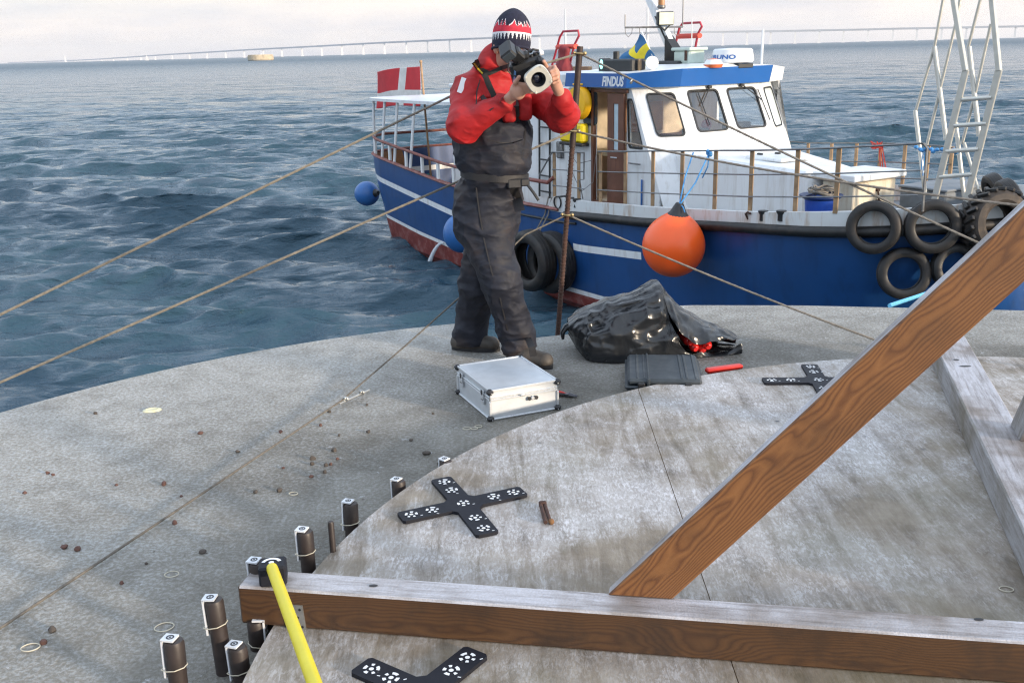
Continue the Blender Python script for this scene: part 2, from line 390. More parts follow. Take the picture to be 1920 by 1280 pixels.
def build_sea():
    rr = [2.5]
    while rr[-1] < 260: rr.append(rr[-1]*(1+.0042*max(1., min(1.6, rr[-1]/60))))
    while rr[-1] < 16500: rr.append(rr[-1]*1.03)
    rr = np.array(rr)
    th = np.concatenate([np.radians(np.arange(-37, 37, .115)), np.radians(np.arange(37, 323, 4.))])
    T, Rr = np.meshgrid(th, rr); X = Rr*np.sin(T); Y = Rr*np.cos(T); Z = np.zeros_like(X)
    dx = np.zeros_like(X); dy = np.zeros_like(X)
    w = np.random.RandomState(5); cell = Rr*.0042*np.maximum(1, np.minimum(1.6, Rr/60)); cell[Rr > 260] = Rr[Rr > 260]*.03
    x0, y0 = X.copy(), Y.copy()
    calm = 1-.45*np.exp(-(((X+1.)/6)**2+((Y-9)/5)**2))       # the lee of the foundation
    for i in range(64):
        lam = .45*(1.075**i)*w.uniform(.9, 1.1)
        if lam > 16: lam = w.uniform(2, 12)
        ang = radians(-100)+w.normal(0, .50 if lam < 1.6 else .30); kx, ky = cos(ang), sin(ang); k = 2*pi/lam
        amp = .0150*lam**.78*exp(-(lam/5.)**2)*w.uniform(.5, 1.25)*(1.4 if .7 < lam < 3.6 else 1.)
        att = np.clip((lam/cell-2.2)/3, 0, 1)
        ph = k*(kx*x0+ky*y0)+w.uniform(0, 6.28); s_, c_ = np.sin(ph), np.cos(ph)
        Z += amp*att*calm*s_; q = 1.0*amp*att*calm; dx += q*kx*c_; dy += q*ky*c_
    X = X+dx; Y = Y+dy
    nr, nt_ = X.shape; V = np.stack([X, Y, Z], -1).reshape(-1, 3)
    i = np.arange(nr-1)[:, None]; j = np.arange(nt_)[None]; j2 = (j+1) % nt_
    F = np.stack([i*nt_+j, i*nt_+j2, (i+1)*nt_+j2, (i+1)*nt_+j], -1).reshape(-1, 4)
    me = bpy.data.meshes.new('sea_water')
    me.vertices.add(len(V)); me.vertices.foreach_set('co', V.astype(np.float32).ravel())
    me.loops.add(len(F)*4); me.loops.foreach_set('vertex_index', F[:, ::-1].astype(np.int32).ravel())
    me.polygons.add(len(F)); me.polygons.foreach_set('loop_start', np.arange(0, len(F)*4, 4, dtype=np.int32))
    me.update(calc_edges=True); me.polygons.foreach_set('use_smooth', np.ones(len(F), bool))
    me.materials.append(water_mat())
    o = bpy.data.objects.new('sea_water', me); COL.objects.link(o); o.location = (0, 0, SEA); tag(o, 'dark blue choppy sea reaching to the horizon', None, None, 'structure')
build_sea()

# ------------------------------------------------------------------ concrete foundation deck
def concrete_mat():
    m, n, l, b = nt('frosted_concrete'); g = n.new('ShaderNodeNewGeometry'); p = g.outputs['Position']
    big = noise(n, l, p, 1.1, 6, .6); mid = noise(n, l, p, 7, 6, .65); fine = noise(n, l, p, 62, 5, .75)
    base = ramp(n, l, mid, [(.25, (.225, .21, .18)), (.55, (.345, .325, .285)), (.8, (.41, .39, .35))])
    damp = ramp(n, l, big, [(.40, (.080, .070, .050)), (.60, (.175, .162, .132))])
    vm = n.new('ShaderNodeVectorMath'); vm.operation = 'DISTANCE'; l.new(p, vm.inputs[0]); vm.inputs[1].default_value = (2.05, 2.2, 0)
    wob = mth(n, l, 'MULTIPLY_ADD', mth(n, l, 'SUBTRACT', big, .5), 2.2, vm.outputs['Value'])
    wet = n.new('ShaderNodeMapRange'); wet.inputs[1].default_value = 2.95; wet.inputs[2].default_value = 4.5; wet.inputs[3].default_value = 1.; wet.inputs[4].default_value = 0.; l.new(wob, wet.inputs[0])
    c = mixc(n, l, mth(n, l, 'MULTIPLY', wet.outputs[0], .9), base, damp)
    dry = mth(n, l, 'SUBTRACT', 1., mth(n, l, 'MULTIPLY', wet.outputs[0], .75))
    fr = ramp(n, l, fine, [(.46, 0.), (.60, 1.)])
    fr = mth(n, l, 'MULTIPLY', mth(n, l, 'MULTIPLY', fr, dry), ramp(n, l, mid, [(.3, .35), (.6, .8)]))
    c = mixc(n, l, fr, c, (.60, .615, .63)); pit = ramp(n, l, fine, [(.30, .55), (.40, 0.)]); c = mixc(n, l, pit, c, (.12, .115, .10))
    blk = noise(n, l, p, 26, 3, .5); sp = ramp(n, l, blk, [(.70, 0.), (.76, .75)]); c = mixc(n, l, sp, c, (.09, .075, .06))
    wh = noise(n, l, p, 9.3, 6, .8); c = mixc(n, l, ramp(n, l, wh, [(.62, 0.), (.70, .8)]), c, (.66, .68, .72))
    l.new(c, b.inputs['Base Color']); b.inputs['Roughness'].default_value = .8
    l.new(ramp(n, l, wet.outputs[0], [(0., .85), (1., .62)]), b.inputs['Roughness'])
    h = mth(n, l, 'ADD', mth(n, l, 'MULTIPLY', fine, 1.), mth(n, l, 'MULTIPLY', noise(n, l, p, 45, 4, .6), 1.2))
    bs = bumpn(n, l, b, h, .9, .014); return m
CONC = concrete_mat()
def arc(c, r, a0, a1, k): return [(c[0]+r*cos(radians(a0+(a1-a0)*i/k)), c[1]+r*sin(radians(a0+(a1-a0)*i/k))) for i in range(k+1)]
P = arc((.702, 2.21), 4.155, 262, 104, 60)
P += [tuple(at_z(*q)[:2]) for q in [(868, 601), (884, 604), (893, 641), (900, 643), (997, 631), (1064, 624), (1150, 615), (1168, 607), (1180, 580), (1200, 573), (1300, 570), (1500, 570.5), (1700, 575), (1920, 580)]]
P += arc((1.327, 1.301), 5.23, 66, -80, 40)
mb = MB(); N = len(P)
lev = [(0, 0.), (.018, -.02), (.03, -.06), (.03, -1.2), (.5, -3.6)]
cen = np.array([.9, 1.2]); rows = []
for (off, z) in lev:
    for q in P:
        d = np.array(q)-cen; d /= np.linalg.norm(d); e = np.array(q)+d*(off-.03); rows.append((e[0], e[1], z))
mb.add(rows, [tuple(range(N))[::-1]]+[(i*N+j, (i+1)*N+j, (i+1)*N+(j+1) % N, i*N+(j+1) % N) for i in range(len(lev)-1) for j in range(N)])
mb.f = [f[::-1] for f in mb.f]
solo('concrete_deck', mb, CONC, 'grey frosted concrete deck of the round foundation', None, kind='structure', sharp=50)

# ------------------------------------------------------------------ plywood cover
DC, DR, DZ = np.array([2.053, 2.207]), 2.797, .08
def ply_mat():
    m, n, l, b = nt('frosted_plywood'); p = coords(n, l)
    big = noise(n, l, p, 1.5, 5, .6, .3); mid = noise(n, l, p, 5, 5, .6)
    mpn = n.new('ShaderNodeMapping'); mpn.inputs['Scale'].default_value = (46, 15, 10); mpn.inputs['Rotation'].default_value = (0, 0, radians(-14)); l.new(p, mpn.inputs[0])
    fine = noise(n, l, mpn.outputs[0], 2.4, 6, .72, .7)
    ms_ = n.new('ShaderNodeMapping'); ms_.inputs['Scale'].default_value = (6., .8, 1); ms_.inputs['Rotation'].default_value = (0, 0, radians(-20)); l.new(p, ms_.inputs[0])
    strk = noise(n, l, ms_.outputs[0], 2.6, 7, .72, .6)
    wood = ramp(n, l, mth(n, l, 'ADD', mth(n, l, 'MULTIPLY', mid, .5), mth(n, l, 'MULTIPLY', strk, .5)), [(.34, (.085, .064, .040)), (.48, (.185, .145, .098)), (.62, (.28, .235, .175))])
    green = ramp(n, l, noise(n, l, p, 2.3, 4), [(.5, 0.), (.75, .5)]); wood = mixc(n, l, green, wood, (.13, .125, .07))
    sp_ = n.new('ShaderNodeSeparateXYZ'); l.new(p, sp_.inputs[0])
    alg = n.new('ShaderNodeMapRange'); alg.inputs[1].default_value = 1.95; alg.inputs[2].default_value = .95; l.new(mth(n, l, 'MULTIPLY_ADD', sp_.outputs[0], -.5, mth(n, l, 'ADD', sp_.outputs[1], mth(n, l, 'MULTIPLY', mth(n, l, 'SUBTRACT', big, .32), 1.2))), alg.inputs[0])   # damp mossy boards towards the low side
    fa = ramp(n, l, mth(n, l, 'ADD', mth(n, l, 'MULTIPLY', big, .62), mth(n, l, 'MULTIPLY', strk, .38)), [(.42, .10), (.50, .50), (.60, .95)])
    fa = mth(n, l, 'MULTIPLY', fa, mth(n, l, 'SUBTRACT', 1., mth(n, l, 'MULTIPLY', alg.outputs[0], .85)))
    fr = mth(n, l, 'MULTIPLY', mth(n, l, 'MULTIPLY', ramp(n, l, fine, [(.46, 0.), (.58, .95)]), fa), ramp(n, l, noise(n, l, p, 13, 4, .6), [(.35, .15), (.62, 1.)]))
    veil = mth(n, l, 'MULTIPLY', fa, mth(n, l, 'MULTIPLY_ADD', noise(n, l, p, 75, 5, .75), 1.1, .0))
    c = mixc(n, l, veil, wood, (.52, .505, .515)); c = mixc(n, l, fr, c, (.66, .65, .665))
    v = n.new('ShaderNodeTexVoronoi'); v.inputs['Scale'].default_value = 6.5; l.new(p, v.inputs['Vector'])
    sp = ramp(n, l, v.outputs['Distance'], [(.035, 1.), (.10, 0.)]); sp = mth(n, l, 'MULTIPLY', sp, ramp(n, l, noise(n, l, p, 1.9, 2), [(.50, 0.), (.62, .85)]))
    c = mixc(n, l, sp, c, (.055, .055, .06))
    st = ramp(n, l, noise(n, l, p, 17, 4, .6), [(.66, 0.), (.75, .6)]); c = mixc(n, l, st, c, (.12, .09, .055))
    l.new(c, b.inputs['Base Color']); b.inputs['Roughness'].default_value = .62
    bumpn(n, l, b, mth(n, l, 'ADD', fine, mth(n, l, 'MULTIPLY', noise(n, l, p, 90, 3), .5)), .4, .004); return m
PLY = ply_mat(); PLYE = mat('plywood_edge', (.30, .20, .11), .8, var=.3, vs=30)
pw = thing('plywood_cover', 'large round plywood cover lying frosted on the concrete deck', 'cover', (DC[0], DC[1], 0))
def clip(poly, nx, ny, c):
    out = []
    for i in range(len(poly)):
        a, b_ = poly[i], poly[(i+1) % len(poly)]; da = a[0]*nx+a[1]*ny-c; db = b_[0]*nx+b_[1]*ny-c
        if da <= 0: out.append(a)
        if da*db < 0: t = da/(da-db); out.append((a[0]+(b_[0]-a[0])*t, a[1]+(b_[1]-a[1])*t))
    return out
s0 = at_z(1196, 727, DZ)[:2]-DC; s1 = at_z(1385, 1280, DZ)[:2]-DC; sdv = (s1-s0)/np.linalg.norm(s1-s0); sn = np.array([-sdv[1], sdv[0]])
if sn[0] < 0: sn = -sn
c0 = float(s0@sn); circ = [(DR*cos(2*pi*i/160), DR*sin(2*pi*i/160)) for i in range(160)]
for (a, b_) in ((-9, c0), (c0, c0+1.5), (c0+1.5, c0+3.0), (c0+3.0, 9)):
    q = clip(clip(circ, sn[0], sn[1], b_-.0014), -sn[0], -sn[1], -(a+.0014))
    if len(q) < 3: continue
    mb = MB(); k = len(q); mb.prism([(x, y, DZ-.021) for x, y in q], (0, 0, .021)); mb.m = [1]*len(mb.f); mb.m[1] = 0
    part('plywood_panel', mb, [PLY, PLYE], pw, sharp=30)
mb = MB()
ring = [(DR-.16, 0.002), (DR-.10, 0.002), (DR-.10, DZ-.022), (DR-.16, DZ-.022)]
mb.lathe(ring, 96, mi=0, closed=True)
for d in (-1.6, -.8, 0, .8, 1.6):
    L = sqrt((DR-.17)**2-d*d); mb.box((d, 0, DZ/2-.01), (.045, 2*L, DZ-.023))
part('joist', mb, PLYE, pw)

# ------------------------------------------------------------------ distant bridge, caisson, lighthouse, sails
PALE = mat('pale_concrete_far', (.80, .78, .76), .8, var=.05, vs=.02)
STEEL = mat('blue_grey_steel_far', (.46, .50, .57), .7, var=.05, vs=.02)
def far(px, D, z=0.):                                      # a point on the sea D metres off in the direction px
    d = ray(px, 90.); d = np.array([d[0], d[1], 0]); d /= np.linalg.norm(d); return d*D+np.array([0, 0, SEA+z])
br = thing('cable_stayed_bridge', 'long pale bridge on many piers along the whole horizon', 'bridge', far(1135, 5500))
b0 = np.array(br.location)
piers = [(40, 13500, 9), (75, 12900, 10), (108, 12300, 12), (138, 11800, 14), (165, 11300, 17), (188, 10800, 20), (210, 10400, 24), (236, 10000, 28), (262, 9600, 32), (289, 9250, 36), (321, 8900, 40), (354, 8550, 43), (387, 8250, 46), (422, 7950, 49), (457, 7650, 52), (493, 7400, 54), (528, 7200, 56), (566, 7000, 58), (603, 6800, 60), (641, 6600, 62), (681, 6400, 64), (721, 6250, 66), (762, 6100, 67), (802, 5970, 68), (843, 5850, 69), (884, 5750, 70), (1012, 5570, 74), (1260, 5520, 74), (1310, 5540, 71), (1355, 5580, 69), (1400, 5610, 68), (1444, 5640, 66), (1490, 5670, 65), (1535, 5690, 64), (1580, 5710, 63), (1626, 5730, 62), (1672, 5750, 62), (1717, 5770, 61), (1763, 5800, 60), (1809, 5830, 59), (1855, 5860, 58), (1900, 5890, 57), (1946, 5920, 56), (1992, 5950, 55)]
for (px, D, hgt) in piers:
    c = far(px, D)-b0; mb = MB(); u = c+b0; u = np.array([u[1], -u[0], 0])/D
    R_ = np.array([u, [-u[1], u[0], 0], [0, 0, 1]]).T
    mb.box(c+np.array([0, 0, 1.5]), (18, 22, 3), R_)
    v0 = [c+R_@np.array([a*s_, q*s_*1.6, z]) for (s_, z) in ((5.2, 3), (4.2, hgt-8), (6.5, hgt-5)) for a, q in ((-1, -1), (1, -1), (1, 1), (-1, 1))]
    mb.add(v0, [(0, 1, 5, 4), (1, 2, 6, 5), (2, 3, 7, 6), (3, 0, 4, 7), (4, 5, 9, 8), (5, 6, 10, 9), (6, 7, 11, 10), (7, 4, 8, 11), (8, 9, 10, 11)])
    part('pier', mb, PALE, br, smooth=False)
dk = MB(); rows = []
pts = [(10, 14000, 6)]+piers; up = [np.array([0, 0, 1.])]
for (px, D, hgt) in pts:
    c = far(px, D, hgt)-b0; u = (c+b0)*np.array([1, 1, 0]); u /= np.linalg.norm(u)
    for (o_, z) in ((-13, 5), (13, 5), (8, -5), (-8, -5)): rows.append(c+u*o_+np.array([0, 0, z]))
k = len(pts)
dk.add(rows, [(4*i+j, 4*i+(j+1) % 4, 4*(i+1)+(j+1) % 4, 4*(i+1)+j) for i in range(k-1) for j in range(4)])
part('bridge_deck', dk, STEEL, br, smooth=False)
for px in (1060, 1213):
    c = far(px, 5540)-b0; mb = MB()
    for o_ in (-16, 16):
        for (z0, z1, r0, r1) in ((0, 66, 8, 6.5), (66, 204, 6.5, 4.2)):
            a = c+np.array([0, o_, z0]); e = c+np.array([0, o_, z1]); mb.tube([a, e], [r0*.75, r1*.75], 8)
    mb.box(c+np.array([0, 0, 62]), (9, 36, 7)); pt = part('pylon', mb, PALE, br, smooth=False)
    cb = MB()
    for o_ in (-13, 13):
        for s_ in (-1, 1):
            for q in range(1, 9):
                x = s_*q*24.; hz_ = 200-(8-q)*11; d = far(px+x*.319, 5540)-b0
                cb.tube([np.array([c[0], c[1]+o_, hz_]), np.array([d[0], d[1]+o_, 74])], .16, 4, caps=False)
    part('stay_cable', cb, PALE, br)['kind'] = 'stuff'
# round caisson
cq = far(487, 1190); CAI = mat('caisson_concrete', (.50, .42, .30), .8, var=.18, vs=.25, dirt=(.2, .15, .09), da=.6, ds=.3)
mb = MB(); mb.lathe([(0, 6.3), (13.3, 6.3), (13.6, 6.0), (13.6, 5.0), (14.3, 4.8), (14.3, 1.0), (13.2, -.5)], 40)
ca = thing('caisson', 'low round concrete foundation standing alone out in the sea', 'foundation', cq)
part('caisson_shell', mb, CAI, ca, sharp=25)
mb = MB(); mb.lathe([(2.1, 6.3), (1.9, 7.2), (0, 7.3)], 14); mb.cyl((0, 0, 6.3), (0, 0, 11.), .35, 8); mb.box((-3.5, 0, 6.7), (5, 2, .9))
part('caisson_fitting', mb, STEEL, ca)
cq = far(119, 9000); mb = MB(); mb.cyl(cq, cq+np.array([0, 0, 22]), 8, 12, r2=6); mb.cyl(cq+np.array([0, 0, 22]), cq+np.array([0, 0, 38]), 5, 10, r2=4); mb.lathe([(6, 0), (5, 6), (0, 9)], 10, cq+np.array([0, 0, 38]))
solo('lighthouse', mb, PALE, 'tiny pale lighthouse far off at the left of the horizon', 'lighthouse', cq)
sl = None
for i, (px, D, hh, lb) in enumerate([(273, 5200, 26, 'small white sail on the horizon among the left bridge piers'), (870, 4300, 17, 'small white sail on the horizon left of the knit cap'), (1172, 4300, 17, 'small white sail on the horizon left of the yellow and blue flag'), (1104, 5000, 15, 'small white sail on the horizon right of the tall bridge pylon')]):
    cq = far(px, D); sb = thing('sailing_boat', lb, 'sailing boat', cq, 0, 'sailing boats far off')
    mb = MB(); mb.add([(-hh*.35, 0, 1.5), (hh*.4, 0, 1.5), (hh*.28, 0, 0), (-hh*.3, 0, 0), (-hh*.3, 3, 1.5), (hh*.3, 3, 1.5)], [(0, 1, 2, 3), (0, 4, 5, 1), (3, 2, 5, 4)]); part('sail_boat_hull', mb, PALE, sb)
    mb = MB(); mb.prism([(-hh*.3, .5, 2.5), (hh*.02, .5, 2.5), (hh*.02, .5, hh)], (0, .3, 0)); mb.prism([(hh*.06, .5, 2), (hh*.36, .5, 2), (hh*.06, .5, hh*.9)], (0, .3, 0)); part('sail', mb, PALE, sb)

# ------------------------------------------------------------------ shared surfaces
BLK = mat('black_plastic', (.018, .018, .02), .45, var=.25, vs=20, bump=.15, bs=300, bd=.001)
RUB = mat('black_rubber', (.013, .0125, .0125), .5, var=.3, vs=9, dirt=(.06, .045, .035), da=.6, ds=6, bump=.3, bs=70, bd=.002)
WHT = mat('white_print', (.78, .79, .80), .6, var=.04)
RUST = mat('rusty_steel', (.060, .027, .018), .75, var=.4, vs=40, dirt=(.03, .018, .015), da=.8, ds=14, bump=.4, bs=120, bd=.002)
ROPE = mat('weathered_grey_rope', (.20, .18, .155), .85, var=.3, vs=60, dirt=(.10, .085, .06), da=.5, ds=12)
ROPET = mat('tan_rope', (.175, .155, .125), .85, var=.3, vs=60, dirt=(.12, .095, .065), da=.5, ds=12)
ZINC = mat('galvanised_steel', (.42, .42, .40), .42, .85, var=.15, vs=25)
ALU = mat('brushed_aluminium', (.62, .64, .66), .38, .55, var=.05, vs=60)
ALUS = mat('case_aluminium_sheet', (.60, .63, .66), .45, .45, var=.06, vs=14, bump=.08, bs=220, bd=.001)
YEL = mat('yellow_paint', (.72, .60, .02), .42, var=.06, vs=20, dirt=(.45, .36, .03), da=.3, ds=10)
RED = mat('red_plastic', (.62, .028, .018), .35, var=.08, vs=20)
WHITEP = mat('white_paint', (.74, .76, .77), .42, var=.04, vs=3)

def wood(name, cols, pith, freq=150., frostable=0., dark=.0, knots=2.2, seed=0., warp=.16):
    """softwood with growth rings about a pith lying outside the board; local X runs along the board"""
    m, n, l, b = nt(name); c = coords(n, l)
    off = n.new('ShaderNodeVectorMath'); off.operation = 'ADD'; l.new(c, off.inputs[0]); off.inputs[1].default_value = (seed, 0, 0); c2 = off.outputs[0]
    sx = n.new('ShaderNodeSeparateXYZ'); l.new(c2, sx.inputs[0])
    ms = n.new('ShaderNodeMapping'); ms.inputs['Scale'].default_value = (1.1, 3.2, 3.2); l.new(c2, ms.inputs[0])
    w1 = noise(n, l, ms.outputs[0], 1.6, 3, .5); w1 = mth(n, l, 'MULTIPLY', mth(n, l, 'SUBTRACT', w1, .5), warp)
    vo = n.new('ShaderNodeTexVoronoi'); vo.inputs['Scale'].default_value = 1.
    mk = n.new('ShaderNodeMapping'); mk.inputs['Scale'].default_value = (knots, 5.5, 5.5); l.new(c2, mk.inputs[0]); l.new(mk.outputs[0], vo.inputs['Vector'])
    kd = vo.outputs['Distance']; kf = mth(n, l, 'POWER', 2.718, mth(n, l, 'MULTIPLY', mth(n, l, 'MULTIPLY', kd, kd), -14.))
    y = mth(n, l, 'ADD', mth(n, l, 'SUBTRACT', sx.outputs[1], pith[0]), w1); z = mth(n, l, 'SUBTRACT', sx.outputs[2], pith[1])
    d = mth(n, l, 'SQRT', mth(n, l, 'ADD', mth(n, l, 'MULTIPLY', y, y), mth(n, l, 'MULTIPLY', z, z)))
    d = mth(n, l, 'ADD', d, mth(n, l, 'MULTIPLY', kf, .020))
    mf = n.new('ShaderNodeMapping'); mf.inputs['Scale'].default_value = (3, 60, 60); l.new(c2, mf.inputs[0])
    fib = noise(n, l, mf.outputs[0], 4, 4, .6)
    s_ = mth(n, l, 'FRACT', mth(n, l, 'ADD', mth(n, l, 'MULTIPLY', d, freq), mth(n, l, 'MULTIPLY', fib, .35)))
    col = ramp(n, l, s_, [(0., cols[0]), (.45, cols[1]), (.80, cols[2]), (.97, cols[0])])
    col = mixc(n, l, mth(n, l, 'MULTIPLY', fib, .35), col, cols[2])
    kn = ramp(n, l, kd, [(.045, .9), (.10, 0.)]); col = mixc(n, l, kn, col, (.05, .018, .008))
    blot = noise(n, l, c2, 4.5, 5, .65); blot = ramp(n, l, blot, [(.48, 0.), (.70, dark)]); col = mixc(n, l, blot, col, (.030, .018, .012))
    l.new(col, b.inputs['Base Color']); b.inputs['Roughness'].default_value = .55
    bumpn(n, l, b, mth(n, l, 'ADD', fib, s_), .25, .0015); return m
def frost_wood(name, base, tint):
    """weathered grey wood with hoar frost along the grain and bare wet patches"""
    m, n, l, b = nt(name); c = coords(n, l)
    ms = n.new('ShaderNodeMapping'); ms.inputs['Scale'].default_value = (2.2, 26, 26); l.new(c, ms.inputs[0])
    g = noise(n, l, ms.outputs[0], 2.2, 6, .65, .3); wet = noise(n, l, c, 2.4, 4, .6); fine = noise(n, l, c, 150, 3, .7)
    w = ramp(n, l, g, [(.3, base), (.7, tuple(q*1.9 for q in base))])
    fr = mth(n, l, 'MULTIPLY', ramp(n, l, g, [(.28, .2), (.58, 1.)]), ramp(n, l, wet, [(.36, 0.04), (.54, .95)]))
    fr = mth(n, l, 'MULTIPLY', fr, ramp(n, l, fine, [(.3, .65), (.6, 1.)]))
    col = mixc(n, l, fr, w, tint); l.new(col, b.inputs['Base Color']); b.inputs['Roughness'].default_value = .65
    bumpn(n, l, b, mth(n, l, 'ADD', g, fine), .5, .004); return m
W_FRONT = wood('brown_wet_timber', ((.045, .021, .010), (.092, .045, .018), (.072, .034, .014)), (.07, -.03), 260, dark=.95, seed=3.1, warp=.06)
W_DIAG = wood('orange_timber', ((.105, .040, .015), (.235, .104, .036), (.18, .076, .026)), (.085, -.050), 230, dark=.35, seed=.5, knots=1.5, warp=.075)
W_SIDE = frost_wood('grey_weathered_timber', (.115, .10, .075), (.36, .36, .38))
W_FROST = frost_wood('frosted_timber', (.13, .108, .092), (.52, .52, .56))

# ------------------------------------------------------------------ timber frame
pA = np.array([-.505, 2.53, DZ]); dA = np.array([.984, -.178, 0]); dA /= np.linalg.norm(dA); nA = np.array([-dA[1], dA[0], 0])   # nA points away from the camera
tf = thing('timber_frame', 'heavy timber frame with a slanting orange brace bolted over the plywood cover', 'timber frame', pA)
def beam(name, c, R, size, mats, facemat, b=.006, label=None):
    mb = MB(); mb.box((0, 0, 0), size, b=b)
    def pick(f):
        P_ = np.array([mb.v[i] for i in f]); q = P_.mean(0)/np.array(size); ax = int(np.argmax(np.abs(q))); return facemat[(ax, 1 if q[ax] > 0 else -1)]
    mb.m = [pick(f) for f in mb.f]
    return part(name, mb, mats, tf, label, at=np.array(c)-pA, R=R, smooth=False)
H_ = .124
RA = np.array([dA, nA, [0, 0, 1]]).T
L0, L1 = -.318, 3.3
fm = {(0, 1): 0, (0, -1): 0, (1, -1): 0, (1, 1): 1, (2, 1): 2, (2, -1): 0}
beam('sill_beam', pA+dA*(L0+L1)/2+nA*.0525+np.array([0, 0, H_/2+.001]), RA, (L1-L0, .105, H_), [W_FRONT, W_SIDE, W_FROST], fm, label='long brown beam lying across the front, frosted on top')
# far beam runs away from the camera on the right
q0 = at_z(1748, 689, DZ); q1 = at_z(1920, 1085, DZ); d3 = (q0-q1)/np.linalg.norm(q0-q1); n3 = np.array([d3[1], -d3[0], 0])
if n3[0] < 0: n3 = -n3
R3 = np.array([d3, -n3, [0, 0, 1]]).T
st = q1-d3*.32; en = q0+d3*.28
fm3 = {(0, 1): 1, (0, -1): 1, (1, 1): 1, (1, -1): 1, (2, 1): 2, (2, -1): 1}
beam('sill_beam', (st+en)/2+n3*.085+np.array([0, 0, H_/2+.001]), R3, (np.linalg.norm(en-st), .17, H_), [W_FRONT, W_SIDE, W_FROST], fm3, label='grey frosted beam running back on the right')
def slant(a, ang, du, nn, w, t, L, fmx, mats, label):
    """a brace rising at ang in the vertical plane through du, its foot cut level"""
    X = du*cos(ang)+np.array([0, 0, sin(ang)]); Z = -du*sin(ang)+np.array([0, 0, cos(ang)]); Y = np.cross(Z, X)
    sg = 1 if Y@nn > 0 else -1
    c = w/tan(ang)
    x0 = [0, 0]
    V = []                                                    # local x along, z across the face, y through
    for (x, z) in ((0, 0), (L, 0), (L, w), (c, w)) if False else ((0., 0.), (L, 0.), (L, -w), (-w/tan(ang)*-1., -w)):
        V.append((x, z))
    mb = MB(); P0 = [(x, 0, z) for x, z in V]; k = 4
    P1 = [(x, sg*t, z) for x, z in V]
    mb.add(P0+P1, [(0, 1, 2, 3), (7, 6, 5, 4), (0, 4, 5, 1), (1, 5, 6, 2), (2, 6, 7, 3), (3, 7, 4, 0)], [fmx[0], fmx[0], fmx[1], fmx[0], fmx[0], fmx[0]])
    if sg > 0: mb.f = [f[::-1] for f in mb.f]
    o = part('brace', mb, mats, tf, label, smooth=False, at=a-pA, R=np.array([X, Y, Z]).T)
    md = o.modifiers.new('bevel', 'BEVEL'); md.width = .004; md.segments = 1; md.limit_method = 'ANGLE'; return o
pd = pA+nA*.09
sA = .7515; foot = pA+dA*sA+nA*.088+np.array([0, 0, H_+.002])
slant(foot, radians(48.5), dA, nA, .134, .042, 3.0, (0, 1), [W_DIAG, W_FROST], 'bright orange brace slanting up to the right')
fb = at_z(1889, 806, DZ+H_+.002)
slant(fb+d3*.06+n3*.02, radians(50), -d3, n3, .13, .09, 1.9, (1, 0), [W_FRONT, W_SIDE, W_FROST], 'short grey end of a second brace at the right edge')
# nail plate on the front of the sill beam
br_o = at_plane(556, 1158, pA-nA*.004, nA)
mb = MB(); ub = dA; vb = np.array([0, 0, 1.])
pts = [(-.035, .042), (.021, .042), (.027, -.046), (.0, -.060), (-.035, -.056)]
mb.prism([br_o+ub*x+vb*y-nA*.0 for x, y in pts], nA*.0035)
for x, y in ((-.012, .030), (.012, .028), (.004, .002), (.016, -.028), (-.02, 0), (-.02, -.03)): mb.cyl(br_o+ub*x+vb*y-nA*.0012, br_o+ub*x+vb*y+nA*.001, .0042, 8, 1)
part('nail_plate', MB().add([tuple(np.array(v)-pA) for v in mb.v], mb.f, mb.m), [ZINC, BLK], tf, smooth=False)
for q in ((700, 1097), (1835, 1160)):
    w_ = at_z(q[0], q[1], DZ+H_+.0025); mb = MB(); mb.ball(w_-pA, (.013, .0075, .0012), 14, 4); part('bolt_hole', mb, BLK, tf)
for q in ((1810, 686), (1793, 674)):
    w_ = at_z(q[0], q[1], DZ+H_+.0025); mb = MB(); mb.ball(w_-pA, (.028 if q[0] > 1800 else .014, .011, .0012), 14, 4); part('bolt_hole', mb, BLK, tf)

